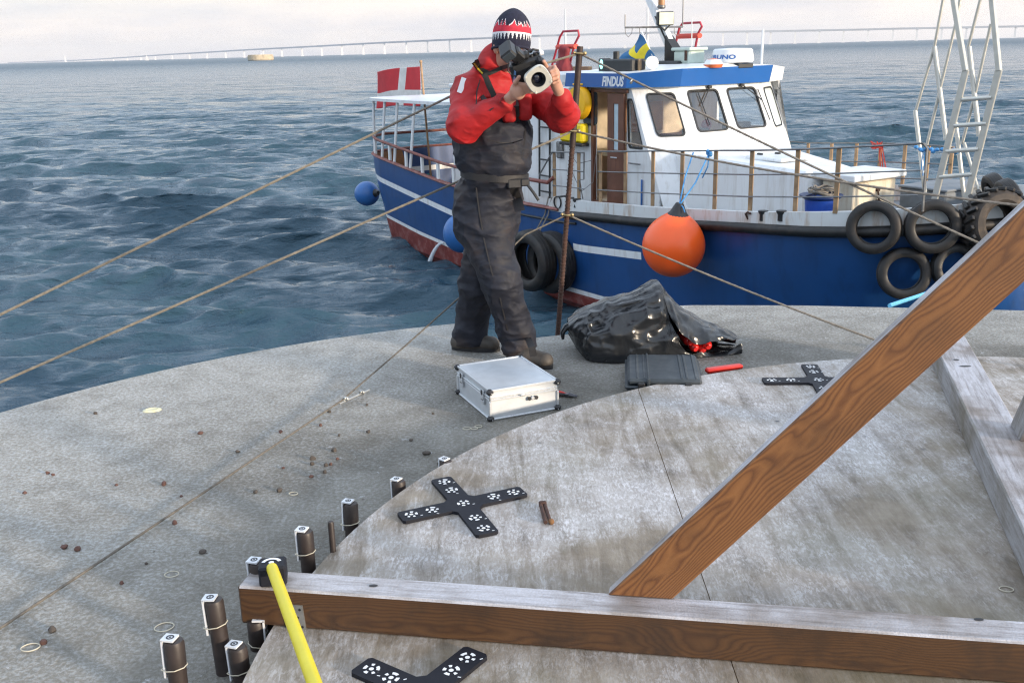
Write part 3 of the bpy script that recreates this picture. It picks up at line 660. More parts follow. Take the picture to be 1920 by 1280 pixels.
# ------------------------------------------------------------------ anchor bolts with targets
CAPM = mat('dark_bolt_cap', (.030, .022, .020), .5, var=.3, vs=25, bump=.2, bs=200, bd=.001)
LAB = mat('white_paper_label', (.66, .68, .71), .6, var=.04); BAND = mat('cream_rubber_band', (.52, .48, .38), .6)
def make_bolt(h, ang, marks=True):
    t = thing('anchor_bolt', None, 'bolt', (0, 0, 0))
    mb = MB(); r = .026
    mb.lathe([(r*.93, -.01), (r*.93, h-.075), (r, h-.073), (r, h-.012), (r*.86, h-.003), (0, h-.001)], 22)
    part('bolt_shank', mb, CAPM, t)
    ca_, sa_ = cos(ang), sin(ang)
    rt = np.array([[ca_, -sa_, 0], [sa_, ca_, 0], [0, 0, 1]])
    lb = MB(); w = .017; x0 = -r-.0005                          # strip: down the outside and over the top
    lb.box(rt@np.array([x0, 0, h-.052]), (.005, 2*w, .110), rt); lb.box(rt@np.array([x0+.015, 0, h+.0025]), (.036, 2*w, .005), rt)
    cy_ = rt@np.array([x0+.017, 0, h+.0055])
    lb.lathe([(.0105, 0), (.0105, .0006), (.0068, .0006), (.0068, 0)], 16, cy_, mi=1); lb.lathe([(.003, 0), (.003, .0006), (0, .0006)], 10, cy_, mi=1)
    for i in range(5):
        for j in range(2):
            if (i*7+j*3) % 5 != 1: lb.box(rt@np.array([x0-.0034, (-.008 if j else .006), h-.014-i*.019]), (.0012, .008 if i % 2 else .011, .010), rt, 1)
    part('target_label', lb, [LAB, BLK], t, smooth=False)
    bd = MB(); pts = [(-(r+.0085)*1, -w), (-(r+.0085), w), (-r*.5, r+.001), (r*.4, r+.0005), (r+.001, r*.3), (r+.001, -r*.4), (r*.35, -r-.0005), (-r*.5, -r-.001)]
    bd.tube([rt@np.array([x, y, h-.078+.004*x/r]) for x, y in pts+pts[:1]], .0016, 6); part('rubber_band', bd, BAND, t)
    return t
bl = [((322, 1200), 'black anchor bolt nearest the bottom left corner of the photo'),
      ((405, 1122), 'tall black anchor bolt standing free between two others left of the beam end'),
      ((447, 1210), 'black anchor bolt against the plywood edge below the beam end'),
      ((487, 1050), 'anchor bolt hidden behind the black head of the yellow pole'),
      ((572, 992), 'black anchor bolt just behind the left end of the beam'),
      ((655, 942), 'black anchor bolt to the right of the thin rod'),
      ((748, 900), 'short black anchor bolt left of the black cross'),
      ((836, 862), 'farthest anchor bolt showing only its white label above the plywood edge')]
for (q, lb) in bl:
    for zt in np.arange(.235, .08, -.005):
        Q = at_z(q[0], q[1], zt)
        if np.linalg.norm(Q[:2]-DC) > DR+.045: break
    ang = atan2(Q[1]-DC[1], Q[0]-DC[0])+pi+radians(rng.uniform(-8, 8))
    t = make_bolt(zt, ang); t.location = (Q[0], Q[1], 0); t.rotation_euler = (rng.uniform(-.035, .035), rng.uniform(-.035, .035), rng.uniform(-.15, .15)); t['label'] = lb; t['group'] = 'anchor bolts around the plywood cover'
Q = at_z(492, 1163, .09); Q = np.array([Q[0]-.02, Q[1], 0]); t = make_bolt(.095, pi); t.location = Q; t['label'] = 'low anchor bolt tucked under the left end of the beam'; t['group'] = 'anchor bolts around the plywood cover'
Q = at_z(620, 977, .19); mb = MB(); mb.lathe([(.0105, 0), (.0105, .183), (.008, .19), (0, .19)], 14)
solo('threaded_rod', mb, CAPM, 'thin bare dark rod standing between two labelled bolts', 'rod', (Q[0], Q[1], 0), rel=False)

# ------------------------------------------------------------------ black target crosses
CRS = mat('cross_plate_black', (.009, .010, .016), .6, spec=.3, var=.2, vs=12, bump=.1, bs=300, bd=.001)
def coded(seed, k=1.):
    mb = MB(); r0, r1 = .0125*k, .021*k; rg = random.Random(seed)
    mb.add([(0, 0, 0)]+[(.0062*k*cos(2*pi*i/14), .0062*k*sin(2*pi*i/14), 0) for i in range(14)], [(0, 1+i, 1+(i+1) % 14) for i in range(14)])
    a = rg.uniform(0, 6); 
    for wd in rg.sample([.95, .45, .8, .45, .6], 5):
        n = 6; V = []
        for i in range(n+1):
            t = a+wd*i/n
            V += [(r0*cos(t), r0*sin(t), 0), (r1*cos(t), r1*sin(t), 0)]
        mb.add(V, [(2*i, 2*i+1, 2*i+3, 2*i+2) for i in range(n)]); a += wd+.6
    mb.add([(x, y, 0) for x, y in ((.026*k, -.020*k), (.034*k, -.019*k), (.034*k, -.016*k), (.026*k, -.017*k))], [(0, 1, 2, 3)])
    return mb
def cross(at, a0, arms, label, seed):
    """arms: list of (angle offset, length)"""
    t = thing('target_cross', label, 'target cross', at, 0, 'black target crosses on the plywood')
    hw, th = .041, .012; P_ = []
    arms = sorted(arms)
    for i, (a, L) in enumerate(arms):
        a2, L2 = arms[(i+1) % len(arms)]; a2 += 2*pi if a2 < a else 0
        u = np.array([cos(a), sin(a)]); v = np.array([-u[1], u[0]])
        for (x, y) in ((.060, -hw), (L-.008, -hw), (L, -hw+.009), (L, hw-.009), (L-.008, hw), (.060, hw)): P_.append(u*x+v*y)
    mb = MB(); mb.prism([(x, y, 0.001) for x, y in P_], (0, 0, th)); 
    for (a, L) in arms:
        u = np.array([cos(a), sin(a)]); mb.lathe([(.0032, th+.0006), (.0032, th+.0016), (0, th+.0016)], 8, (u[0]*(L*.66+.01), u[1]*(L*.66+.01), 0), mi=1)
    pl_ = part('cross_plate', mb, [CRS, BLK], t, sharp=30)
    spots = [(0, 0)]
    for (a, L) in arms:
        u = np.array([cos(a), sin(a)]); spots += [tuple(u*(L-.042)), tuple(u*(L*.5))]
    for i, (x, y) in enumerate(spots):
        o = part('coded_target', coded(seed*20+i, 1.12), WHT, t, smooth=False, at=(x, y, th+.0022)); o.rotation_euler = (0, 0, rng.choice((-.4, 0, .3)))
    return t
cA = at_z(869, 943.4, DZ+.012); A_ = [radians(q) for q in (24, 113, 204, 291)]
cross((cA[0], cA[1], DZ), 0, list(zip(A_, (.243, .251, .243, .26))), 'black four-armed target cross lying beside the bolts, fully in view', 1)
cB = at_z(1535, 712, DZ+.012)
cross((cB[0], cB[1], DZ), 0, list(zip([radians(q) for q in (-3, 84, 177, 264)], (.26, .25, .27, .25))), 'black target cross half hidden behind the slanting orange brace', 2)
p1 = at_z(680, 1247, DZ+.012); p2 = at_z(890, 1222, DZ+.012); mdp = (p1+p2)/2; dd = (p2-p1); L_ = np.linalg.norm(dd)/2; un = dd/np.linalg.norm(dd); nn_ = np.array([un[1], -un[0], 0]); cC = mdp+nn_*L_*.99
aa = atan2(p2[1]-cC[1], p2[0]-cC[0]); ab = atan2(p1[1]-cC[1], p1[0]-cC[0])
cross((cC[0], cC[1], DZ), 0, list(zip([aa, ab % (2*pi), aa+pi, ab+pi], (np.hypot(*(p2-cC)[:2])+.01, np.hypot(*(p1-cC)[:2])+.01, .24, .24))), 'black target cross in front of the long beam, cut by the bottom of the photo', 3)

# ------------------------------------------------------------------ yellow pole with black target head
hd = at_z(509, 1062, .262); low = at_y(594, 1292, 1.86); ax = (hd-low); Lp = np.linalg.norm(ax); ax /= Lp
yp = thing('measuring_pole', 'yellow pole with a black head marked by a white arc, leaning on the beam', 'pole', hd)
mb = MB(); mb.tube([ax*-.012, -ax*(Lp+.75)], [.0165, .0165], 20); part('pole_rod', mb, YEL, yp)
u_ = np.cross(ax, [0, 0, 1]); u_ /= np.linalg.norm(u_); v_ = np.cross(u_, ax); Rh = np.array([u_, ax, v_]).T
Rh = np.array([[.985, -.17, 0], [.17, .985, 0], [0, 0, 1]])
mb = MB(); mb.box((0, .012, -.022), (.078, .070, .062), Rh, b=.006); part('pole_head', mb, CRS, yp, sharp=30)
mb = MB(); V = []
for i in range(15):
    t = radians(12+156*i/14); V += [(.019*cos(t), .019*sin(t)+.006, .0105), (.029*cos(t), .029*sin(t)+.006, .0105)]
V = [tuple(Rh@np.array(p)) for p in V]; mb.add(V, [(2*i, 2*i+1, 2*i+3, 2*i+2) for i in range(14)])
mb.lathe([(.008, .0105), (0, .0106)], 12, Rh@np.array([0, .008, 0])); part('arc_mark', mb, WHT, yp, smooth=False)

# ------------------------------------------------------------------ aluminium case
A0 = at_z(920, 789, 0); cdir = radians(22.9); RC = rotm(rz=cdir)
case = thing('aluminium_case', 'closed silver aluminium case with black corners by the walking man', 'case', A0, cdir)
LX, LY, HT, HS = .352, .438, .152, .108
mb = MB(); mb.box((LX/2, LY/2, HS/2+.002), (LX-.006, LY-.006, HS-.004)); part('case_base', mb, ALUS, case, smooth=False)
mb = MB(); mb.box((LX/2, LY/2, (HS+HT)/2), (LX-.006, LY-.006, HT-HS-.004)); part('case_lid', mb, ALUS, case, smooth=False)
mb = MB(); e = .007
for z in (.006, HS-.006, HS+.006, HT-.004):
    for (a, b_) in (((0, 0), (LX, 0)), ((LX, 0), (LX, LY)), ((LX, LY), (0, LY)), ((0, LY), (0, 0))):
        c_ = ((a[0]+b_[0])/2, (a[1]+b_[1])/2, z); s_ = (abs(b_[0]-a[0])+e*1.3, abs(b_[1]-a[1])+e*1.3, .0085 if z != HT-.004 else .012)
        mb.box(c_, s_, b=.002)
for x in (0, LX):
    for y in (0, LY): mb.box((x, y, HS/2-.002), (.0125, .0125, HS-.02), b=.003)
part('case_trim', mb, ALU, case, smooth=False)
for x in (0, LX):
    for y in (0, LY):
        for z in (.011, HT-.010):
            mb = MB(); mb.box((x, y, z), (.034, .034, .030), b=.011); mb.cyl((x+(-.0172 if x == 0 else .0172), y+(.006 if y == 0 else -.006), z-.002), (x+(-.0185 if x == 0 else .0185), y+(.006 if y == 0 else -.006), z-.002), .003, 8, 1)
            mb.cyl((x+(.004 if x == 0 else -.004), y+(-.0172 if y == 0 else .0172), z-.003), (x+(.004 if x == 0 else -.004), y+(-.0185 if y == 0 else .0185), z-.003), .003, 8, 1)
            part('case_corner', mb, [BLK, ALU], case, sharp=40)
for y in (.075, .36):
    mb = MB(); mb.box((-.008, y, HS+.016), (.008, .03, .022), b=.002); mb.box((-.010, y, HS-.008), (.010, .026, .024), b=.003); mb.box((-.008, y, HS-.034), (.008, .03, .022), b=.002, mi=0); mb.box((-.0125, y, HS+.002), (.004, .018, .05), b=.001, mi=1); part('latch', mb, [ALU, BLK], case, sharp=30)
mb = MB(); c_ = np.array([LX*.62, -.0052, HS-.026])
mb.lathe([(.010, 0), (.010, .004), (0, .004)], 12, c_+np.array([-.018, 0, 0]), (0, -1, 0), 1); mb.lathe([(.010, 0), (.010, .004), (0, .004)], 12, c_+np.array([.018, 0, 0]), (0, -1, 0), 1); mb.box(c_, (.016, .009, .016), rotm(ry=pi/4), b=.002); mb.box(c_+np.array([.0, .001, 0]), (.03, .006, .006), mi=1)
part('lock_plate', mb, [ALU, mat('dark_chrome', (.12, .12, .13), .3, .8)], case, sharp=30)
mb = MB(); mb.box((LX*.47, -.009, HS-.001), (.026, .009, .010), b=.003); part('lid_tab', mb, ALU, case)

# ------------------------------------------------------------------ pliers beside the case
pq = at_z(1052, 738, .012); pl = thing('pliers', 'small pliers with one red handle lying beside the aluminium case', 'pliers', (pq[0], pq[1], 0), radians(-22))
mb = MB(); mb.tube([(-.12, .03, .012), (-.06, .022, .013), (-.01, .012, .013), (.03, .004, .012)], [.010, .011, .010, .006], 8); part('pliers_handle', mb, RED, pl, 'red handle')
mb = MB(); mb.tube([(-.12, -.03, .012), (-.06, -.026, .013), (-.01, -.014, .013), (.03, -.004, .012)], [.010, .011, .010, .006], 8); part('pliers_handle', mb, BLK, pl, 'black handle')
mb = MB(); mb.lathe([(.017, .003), (.017, .018), (0, .018)], 14, (.035, 0, 0)); mb.tube([(.04, .004, .011), (.085, .003, .009)], [.010, .004], 8); mb.tube([(.04, -.006, .011), (.085, -.004, .009)], [.010, .004], 8); part('pliers_jaws', mb, mat('tool_steel', (.10, .10, .11), .35, .8), pl)

# ------------------------------------------------------------------ grey-black hard case, red stick
GCM = mat('grey_black_hard_plastic', (.027, .035, .042), .5, var=.2, vs=10, bump=.25, bs=260, bd=.001, dirt=(.10, .105, .11), da=.4, ds=5)
f0 = at_z(1176, 711, .105); f1 = at_z(1187, 663, .105); f2 = at_z(1318, 664, .105)
ux_ = (f2-f1); wx = np.linalg.norm(ux_); ux_ /= wx; gy = np.cross([0, 0, 1.], ux_); dpt = abs((f1-f0)@gy)
gc = thing('hard_case', 'low charcoal plastic hard case with ribs in front of the black bag', 'case', (f0-gy*0)*np.array([1, 1, 0]), atan2(ux_[1], ux_[0]))
mb = MB(); mb.box((wx/2, dpt/2, .036), (wx, dpt, .068), b=.014); mb.box((wx/2, dpt/2, .064), (wx+.022, dpt+.022, .014), b=.005); part('case_base', mb, GCM, gc, sharp=30)
mb = MB(); mb.box((wx/2, dpt/2, .088), (wx-.004, dpt-.004, .034), b=.012)
for x in (.05, .085, wx-.10, wx-.075, wx-.03): mb.box((x, dpt/2, .104), (.014, dpt-.03, .010), b=.004)
mb.box((.105, dpt/2, .1065), (.011, dpt-.01, .010), b=.003); mb.box((.105, -.001, .088), (.016, .012, .044), b=.003); part('case_lid', mb, GCM, gc, sharp=30)
for x in (.07, wx-.07):
    mb = MB(); mb.box((x, -.010, .068), (.036, .014, .046), b=.005); part('latch', mb, BLK, gc, sharp=30)
mb = MB(); mb.tube([(wx*.36, -.004, .06), (wx*.37, -.032, .06), (wx*.63, -.032, .06), (wx*.64, -.004, .06)], .007, 8); part('case_handle', mb, BLK, gc)
r0 = at_z(1324, 691, .075); r1 = at_z(1391, 682, .075); mb = MB(); dd = r1-r0; 
mb.box((r0+r1)/2-np.array([0, 0, .012]), (np.linalg.norm(dd), .042, .026), rotm(rz=atan2(dd[1], dd[0])), b=.008)
mb.box((r0+r1)/2-np.array([0, 0, .045]), (np.linalg.norm(dd)*.9, .02, .06), rotm(rz=atan2(dd[1], dd[0])), b=.006)
solo('red_bar', mb, RED, 'bright red plastic bar lying at the right end of the charcoal case', 'bar', (r0+r1)/2*np.array([1, 1, 0]))

# ------------------------------------------------------------------ rusty bracket, shell, bands, pebbles
bq = at_z(1022, 966, DZ); rb = thing('rusty_bolt', 'short rusty bolt with two prongs lying on the plywood right of the cross', 'bolt', bq, radians(95))
mb = MB(); mb.tube([(-.08, .008, .013), (.06, .007, .013)], .0075, 8); part('prong', mb, RUST, rb)
mb = MB(); mb.tube([(-.066, -.009, .011), (.06, -.007, .012)], .0068, 8); part('prong', mb, RUST, rb)
mb = MB(); mb.box((.068, 0, .013), (.018, .028, .022), b=.004); part('bolt_head', mb, RUST, rb)
mb = MB(); mb.ball((-.072, -.013, .011), .011, 10, 7); part('nut', mb, mat('ochre_rust', (.20, .10, .04), .8), rb)
sq = at_z(285, 768, .004); mb = MB(); mb.lathe([(.046, 0), (.043, .006), (.030, .009), (.028, .006), (0, .005)], 24)
o = solo('shell', mb, [mat('pale_shell', (.62, .60, .42), .5, dirt=(.5, .42, .12), da=.7, ds=14)], 'flat pale yellow oval shell lying alone on the left of the deck', 'shell', sq*np.array([1, 1, 0]), rel=False); o.scale = (1, .62, 1); o.rotation_euler = (0, 0, .3)
bands = [(308, 1175, .028, 'cream rubber band lying left of the tallest bolt'), (57, 1213, .026, 'cream rubber band near the left edge of the deck'), (322, 1076, .022, 'cream rubber band on bare concrete left of the pole head'), (550, 925, .018, 'cream rubber band lying on the deck behind the thin rod'), (897, 799, .018, 'cream rubber band nearest the front corner of the silver case'), (875, 803, .017, 'cream rubber band, leftmost of the three by the silver case'), (889, 803, .016, 'cream rubber band in the middle of the three by the silver case'), (1887, 1104, .019, 'small ring lying on the plywood by the right beam')]
for (px, py, r, lb) in bands:
    z0 = DZ if px > 1500 else 0.; c_ = at_z(px, py, z0+.002); mb = MB(); k = 20; e1 = rng.uniform(.75, .95)
    pts = [np.array([r*cos(2*pi*i/k)*(1+.08*sin(4*pi*i/k+px)), r*e1*sin(2*pi*i/k), .0025]) for i in range(k+1)]
    mb.tube(pts, .0018, 5, caps=False); solo('rubber_band', mb, BAND, lb, 'rubber band', (c_[0], c_[1], z0), 'rubber bands dropped on the ground', rel=False)
PEB = [mat('red_brown_pebble', (.115, .058, .045), .8, var=.35, vs=30, bump=.3, bs=90), mat('dark_brown_pebble', (.075, .062, .052), .8, var=.35, vs=30, bump=.3, bs=90)]
pebs = [(376, 813, 9, 0), (307, 909, 10, 0), (120, 1028, 11, 0), (146, 1031, 12, 0), (98, 1183, 14, 1), (83, 1206, 12, 0), (380, 1036, 12, 1), (328, 982, 10, 0), (526, 811, 8, 0), (446, 848, 8, 1), (587, 861, 11, 1), (586, 871, 9, 1), (612, 873, 9, 1), (609, 886, 9, 1), (620, 871, 7, 0), (626, 846, 10, 1), (633, 861, 7, 0), (525, 921, 11, 1), (479, 923, 9, 1), (584, 894, 8, 0), (531, 878, 6, 0), (601, 798, 7, 0), (617, 773, 7, 1), (690, 811, 8, 1), (771, 826, 7, 1), (688, 760, 6, 1), (800, 852, 12, 1), (826, 871, 11, 1), (228, 1094, 8, 0), (90, 888, 7, 0), (100, 891, 6, 0), (46, 925, 7, 0), (218, 910, 6, 0), (180, 776, 7, 1), (275, 1057, 6, 1), (740, 912, 6, 1), (636, 817, 6, 1), (582, 1033, 7, 1), (812, 776, 5, 1), (340, 931, 6, 0)]
for i, (px, py, d, k) in enumerate(pebs):
    c_ = at_z(px, py, 0); sc = d*.5*np.linalg.norm(c_-_C)/FPX; pr = random.Random(i)
    mb = MB(); ph = [pr.uniform(0, 6) for _ in range(6)]
    mb.ball((0, 0, 0), 1., 10, 7); vv = []
    for p in mb.v:
        q = 1+.16*sin(3*p[0]+ph[0])+.14*sin(4*p[1]+ph[1])+.12*sin(3.4*p[2]+ph[2]); vv.append((p[0]*q*sc, p[1]*q*sc*.85, (p[2]*q*.78+.62)*sc))
    mb.v = vv
    solo('pebble', mb, PEB[k], ('small reddish stone lying loose on the concrete deck' if k == 0 else 'small dark brown stone lying loose on the concrete deck'), 'pebble', (c_[0], c_[1], -.001), 'reddish pebbles on the deck' if k == 0 else 'dark pebbles on the deck', rel=False)

# ------------------------------------------------------------------ rusty post and guard ropes
post_b = np.array([.266, 5.955, -.25]); post_t = at_y(1087, 94, 5.94)
def post(base, top, label):
    t = thing('rebar_post', label, 'post', base); ax_ = np.array(top)-np.array(base); L = np.linalg.norm(ax_); ax_ /= L; u, v, d = frame_from(ax_)
    mb = MB(); mb.tube([(0, 0, 0), ax_*(L)], .0145, 12)
    k = int(L*.72/.022)
    for i in range(k):
        z = i*.022; mb.lathe([(.0143, -.004), (.0175, -.001), (.0175, .001), (.0143, .004)], 10, ax_*z, ax_+u*.3)
    part('rebar', mb, RUST, t)
    mb = MB(); mb.tube([ax_*(L-.55), ax_*(L+.02)], .0185, 12); part('post_sleeve', mb, mat('dark_pipe', (.045, .03, .026), .6, .3, var=.3, vs=30), t)
    return t, ax_, L
pt1, pax, pL = post(post_b, post_t, 'rusty reinforcing bar standing at the deck edge with ropes tied to it')
def onpost(py): 
    best = min(np.linspace(0, 1, 200), key=lambda s_: abs(640-FPX*((post_b+pax*pL*s_-_C)@_U)/((post_b+pax*pL*s_-_C)@_fw)-py)); return post_b+pax*pL*best
kT, kM, kL = onpost(100), onpost(247), onpost(404)
for K in (kT, kM, kL):
    mb = MB(); mb.torus(K-post_b, pax, .024, .006, 16, 6); mb.ball(K-post_b+np.array([.03, -.012, .0]), .012, 8, 6); mb.ball(K-post_b+np.array([-.03, -.008, .004]), .010, 8, 6); part('rope_clamp', mb, mat('brassy_clamp', (.35, .27, .14), .45, .7, var=.3, vs=50), pt1)
LP = np.array([-2.93, 4.15, -.05]); RP = np.array([2.86, 4.6, 0.])
post(LP, LP+np.array([0, 0, 1.25]), 'rusty bar holding the ropes at the near left edge'); post(RP, RP+np.array([0, 0, 1.05]), 'rusty bar holding the ropes at the far right edge')
def sagged(a, b, s_, k=26): return [a+(b-a)*t-np.array([0, 0, 1])*4*s_*t*(1-t) for t in np.linspace(0, 1, k)]
def twist_rope(mb, path, r):
    P_ = [np.array(p) for p in path]; L = sum(np.linalg.norm(P_[i+1]-P_[i]) for i in range(len(P_)-1)); k = max(20, int(L/.02))
    s_ = np.linspace(0, len(P_)-1, k); Q = [P_[min(int(x), len(P_)-2)]*(1-(x-min(int(x), len(P_)-2)))+P_[min(int(x), len(P_)-2)+1]*(x-min(int(x), len(P_)-2)) for x in s_]
    rr = [r*(1+.10*(i % 2)) for i in range(k)]; mb.tube(Q, rr, 6, twist=.5)
lefts = [at_plane(0, 590, LP, (LP-kT)[[1, 0, 2]]*np.array([-1, 1, 0])), at_plane(0, 715, LP, (LP-kM)[[1, 0, 2]]*np.array([-1, 1, 0])), at_plane(0, 1178, LP, (LP-kL)[[1, 0, 2]]*np.array([-1, 1, 0]))]
def through(K, M): return K+(M-K)*(np.linalg.norm((LP-K)[:2])/np.linalg.norm((M-K)[:2]))
ends = [through(K, M) for K, M in zip((kT, kM, kL), lefts)]; ends[2] = at_z(-150, 1286, .03)
rpos = [RP+np.array([0, 0, .46]), RP+np.array([0, 0, .87]), at_z(1695, 657, .0)]
names = ['upper guard rope running from the left edge over the rusty post top', 'middle guard rope tied to the rusty post at yellow box height', 'lowest guard rope running close above the deck past the man']
for i, K in enumerate((kT, kM, kL)):
    g = thing('guard_rope', names[i], 'rope', K, 0, 'guard ropes along the deck edge')
    a = MB()
    lay = [at_y(985, 440, 5.86), at_y(925, 497, 5.76), at_y(870, 550, 5.68), at_z(760, 648, .07), at_z(640, 751, .03), at_z(320, 964, .018), at_z(0, 1177, .014), ends[2]]
    twist_rope(a, ([p-K for p in [K]+lay][::-1] if i == 2 else [p-K for p in ([at_y(-300, 735, 4.15), at_y(898, 155, 5.74), K] if i == 0 else [at_y(-300, 848, 4.15), K])]), .0064 if i < 2 else .0048); part('rope_length', a, ROPET if i < 2 else mat('dark_deck_rope', (.13, .115, .095), .85, var=.3, vs=60), g)
    a = MB(); twist_rope(a, [p-K for p in sagged(K, rpos[i], .02 if i != 1 else .05)], .0062); part('rope_length', a, ROPE, g)
    if i == 2:
        a = MB()
        for q in ((648, 748), (678, 736)):
            C_ = at_z(q[0], q[1], .032)-K; u, vv_, d = frame_from(at_z(640, 751, .03)-at_z(760, 648, .07)); a.torus(C_, d, .011, .005, 10, 6); a.ball(C_+np.array([0, -.012, .008]), .008, 8, 5)
        for o_ in (.014,):
            a.tube([at_z(636, 757, .02)-K, at_z(692, 731, .03)-K], .006, 6)
        part('rope_clip', a, ZINC, g)
    else:
        a = MB(); e_ = (rpos[i]-K)/np.linalg.norm(rpos[i]-K)
        for s_ in (.35, .0):
            if i == 0 and s_: a.torus(e_*s_+np.array([0, 0, -.02]), e_, .011, .005, 10, 6)
        if a.v: part('rope_clip', a, ZINC, g)
mb = MB(); e3 = rpos[2]; mb.torus(e3+np.array([0, 0, .02]), (1, .3, 0), .022, .006, 14, 6); mb.cyl(e3+np.array([0, 0, -.02]), e3+np.array([0, 0, .004]), .02, 10)
e4 = ends[2]; m4 = MB(); m4.torus(e4, (1, .3, 0), .022, .006, 14, 6); m4.cyl(e4*np.array([1, 1, 0])-np.array([0, 0, .02]), e4*np.array([1, 1, 0])+np.array([0, 0, .012]), .02, 10); solo('eye_bolt', m4, ZINC, 'steel eye bolt in the deck at the near end of the lowest rope', 'eye bolt', e4*np.array([1, 1, 0]))
solo('eye_bolt', mb, ZINC, 'steel eye bolt in the deck holding the lowest rope behind the brace', 'eye bolt', e3)

# ------------------------------------------------------------------ black rubbish bag, open towards the right
def bag_mat():
    m, n, l, b = nt('black_polythene'); c = coords(n, l)
    b.inputs['Base Color'].default_value = (.016, .018, .021, 1); b.inputs['Roughness'].default_value = .25; b.inputs['IOR'].default_value = 1.5
    w1 = noise(n, l, c, 6, 2, .45, 1.2); mp_ = n.new('ShaderNodeMapping'); mp_.inputs['Scale'].default_value = (3, 15, 8); mp_.inputs['Rotation'].default_value = (0, .5, .3); l.new(c, mp_.inputs[0])
    w2 = noise(n, l, mp_.outputs[0], 1.2, 2, .5, .8)
    a = bumpn(n, l, b, w1, .6, .03); a = bumpn(n, l, b, ridged(n, l, mp_.outputs[0], .8, 2), .7, .03, a); bumpn(n, l, b, ridged(n, l, coords(n, l, (9, 12, 16)), .7, 2), .45, .02, a); return m
BAG = bag_mat()
def prof(xs, ys, x): return float(np.interp(x, xs, ys))
bag0 = np.array([.32, 5.50, 0.])
bag = thing('rubbish_bag', 'shiny black rubbish bag lying open with red bottles showing in its mouth', 'bag', bag0)
# along s (0 = knotted bottom at the left, 1 = tip of the mouth at the right): top height, floor front/back offsets
TX = [0, .06, .15, .30, .42, .50, .53, .57, .64, .72, .80, .90, 1.0]
TZ = [.195, .235, .262, .312, .352, .392, .400, .345, .262, .205, .165, .110, .065]
FX = [0, .05, .12, .25, .5, .65, .8, .9, 1.0]; FY = [-.03, -.13, -.21, -.25, -.23, -.20, -.17, -.15, -.12]
BX = [0, .1, .3, .55, .8, 1.0]; BY = [.05, .22, .30, .30, .20, .06]
NU, NV = 110, 64
def bagpt(s_, ph, inner=0.):
    """ph 0 = front foot on the deck, .5 = ridge, 1 = back foot"""
    x = .98*s_+.0; zt = prof(TX, TZ, s_); yf = prof(FX, FY, s_); yb = prof(BX, BY, s_)
    if s_ < .14: zb = prof([0, .05, .09, .14], [.12, .045, .008, 0.], s_)
    else: zb = 0.
    t = ph; ridge = .47+.10*exp(-((s_-.52)/.12)**2)
    if t < ridge: a = t/ridge; y = yf+( .02+ (0-yf)*1.)*(a**1.35)-.075*sin(pi*a)*(1-s_*.6); z = zb+(zt-zb)*(sin(a*pi/2)**.95)
    else: a = (t-ridge)/(1-ridge); y = .02+(yb-.02)*a**.75; z = zb+(zt-zb)*(cos(a*pi/2)**.8)
    p = np.array([x, y, z])
    q = p[None]*np.array([5., 6., 7.])+3; n1 = float(vnoise(q)[0])-.5; n2 = float(fold(p[None], (6, 17, 10))[0])**1.5-.4
    n3 = float(fold(p[None]+1.7, (13, 9, 24))[0])**2.5-.3; n2 = n2+.45*n3
    amp = min(1, s_*8)*(1-.4*s_)*min(1, min(ph, 1-ph)*9+.15)
    p = p+np.array([.02*n1, -(.05*n1+.042*n2)*(1 if t < ridge else -1), (.024*n1+.018*n2)])*amp
    p[2] = max(.004, p[2]-inner); return p
sm = .515
LIPX = [sm, .535, .57, .62, .70, .78, .86, .94, 1.0]; LIPU = [.585, .40, .25, .19, .165, .17, .19, .24, .40]; LIPL = [.585, .48, .24, .11, .045, .035, .035, .07, .25]
outer = MB()
def flap(i, j):
    s_ = i; u0 = prof(LIPX, LIPU, s_); p = bagpt(s_, u0+(1-u0)*j); k = max(0., (s_-sm)/(1-sm)); e = min(1., k*5)
    k_ = float(fold((p*np.array([1, 1, .6]))[None]+2, (11, 19, 7))[0])**2; return p+e*np.array([0, (-.012-.045*sin(pi*min(1, k*1.3)))*(1-j)**1.5-.022*k_, .014*sin(9*k+1)*(1-j)**2+.016*k_])
def lower(i, j):
    s_ = i; l0 = prof(LIPX, LIPL, s_); k = max(0., (s_-sm)/(1-sm)); e = min(1., k*5); return bagpt(s_, l0*j)+e*np.array([0, -.015*sin(7*k)*j, .012*sin(15*k)*j])
outer.grid(flap, 120, 34); outer.grid(lower, 120, 44)
def floor_(i, j):
    s_ = .02+.98*i; yf, yb = prof(FX, FY, s_), prof(BX, BY, s_); return np.array([.98*s_, yf+(yb-yf)*j, .0045 if s_ > .14 else prof([0, .05, .09, .14], [.125, .05, .012, .0045], s_)])
outer.grid(floor_, 40, 10, flip=True)
o = part('bag_skin', outer, BAG, bag, sharp=180); md = o.modifiers.new('skin', 'SOLIDIFY'); md.thickness = .003; md.offset = -1; sm_ = o.modifiers.new('smooth', 'SUBSURF'); sm_.levels = 1; sm_.render_levels = 1
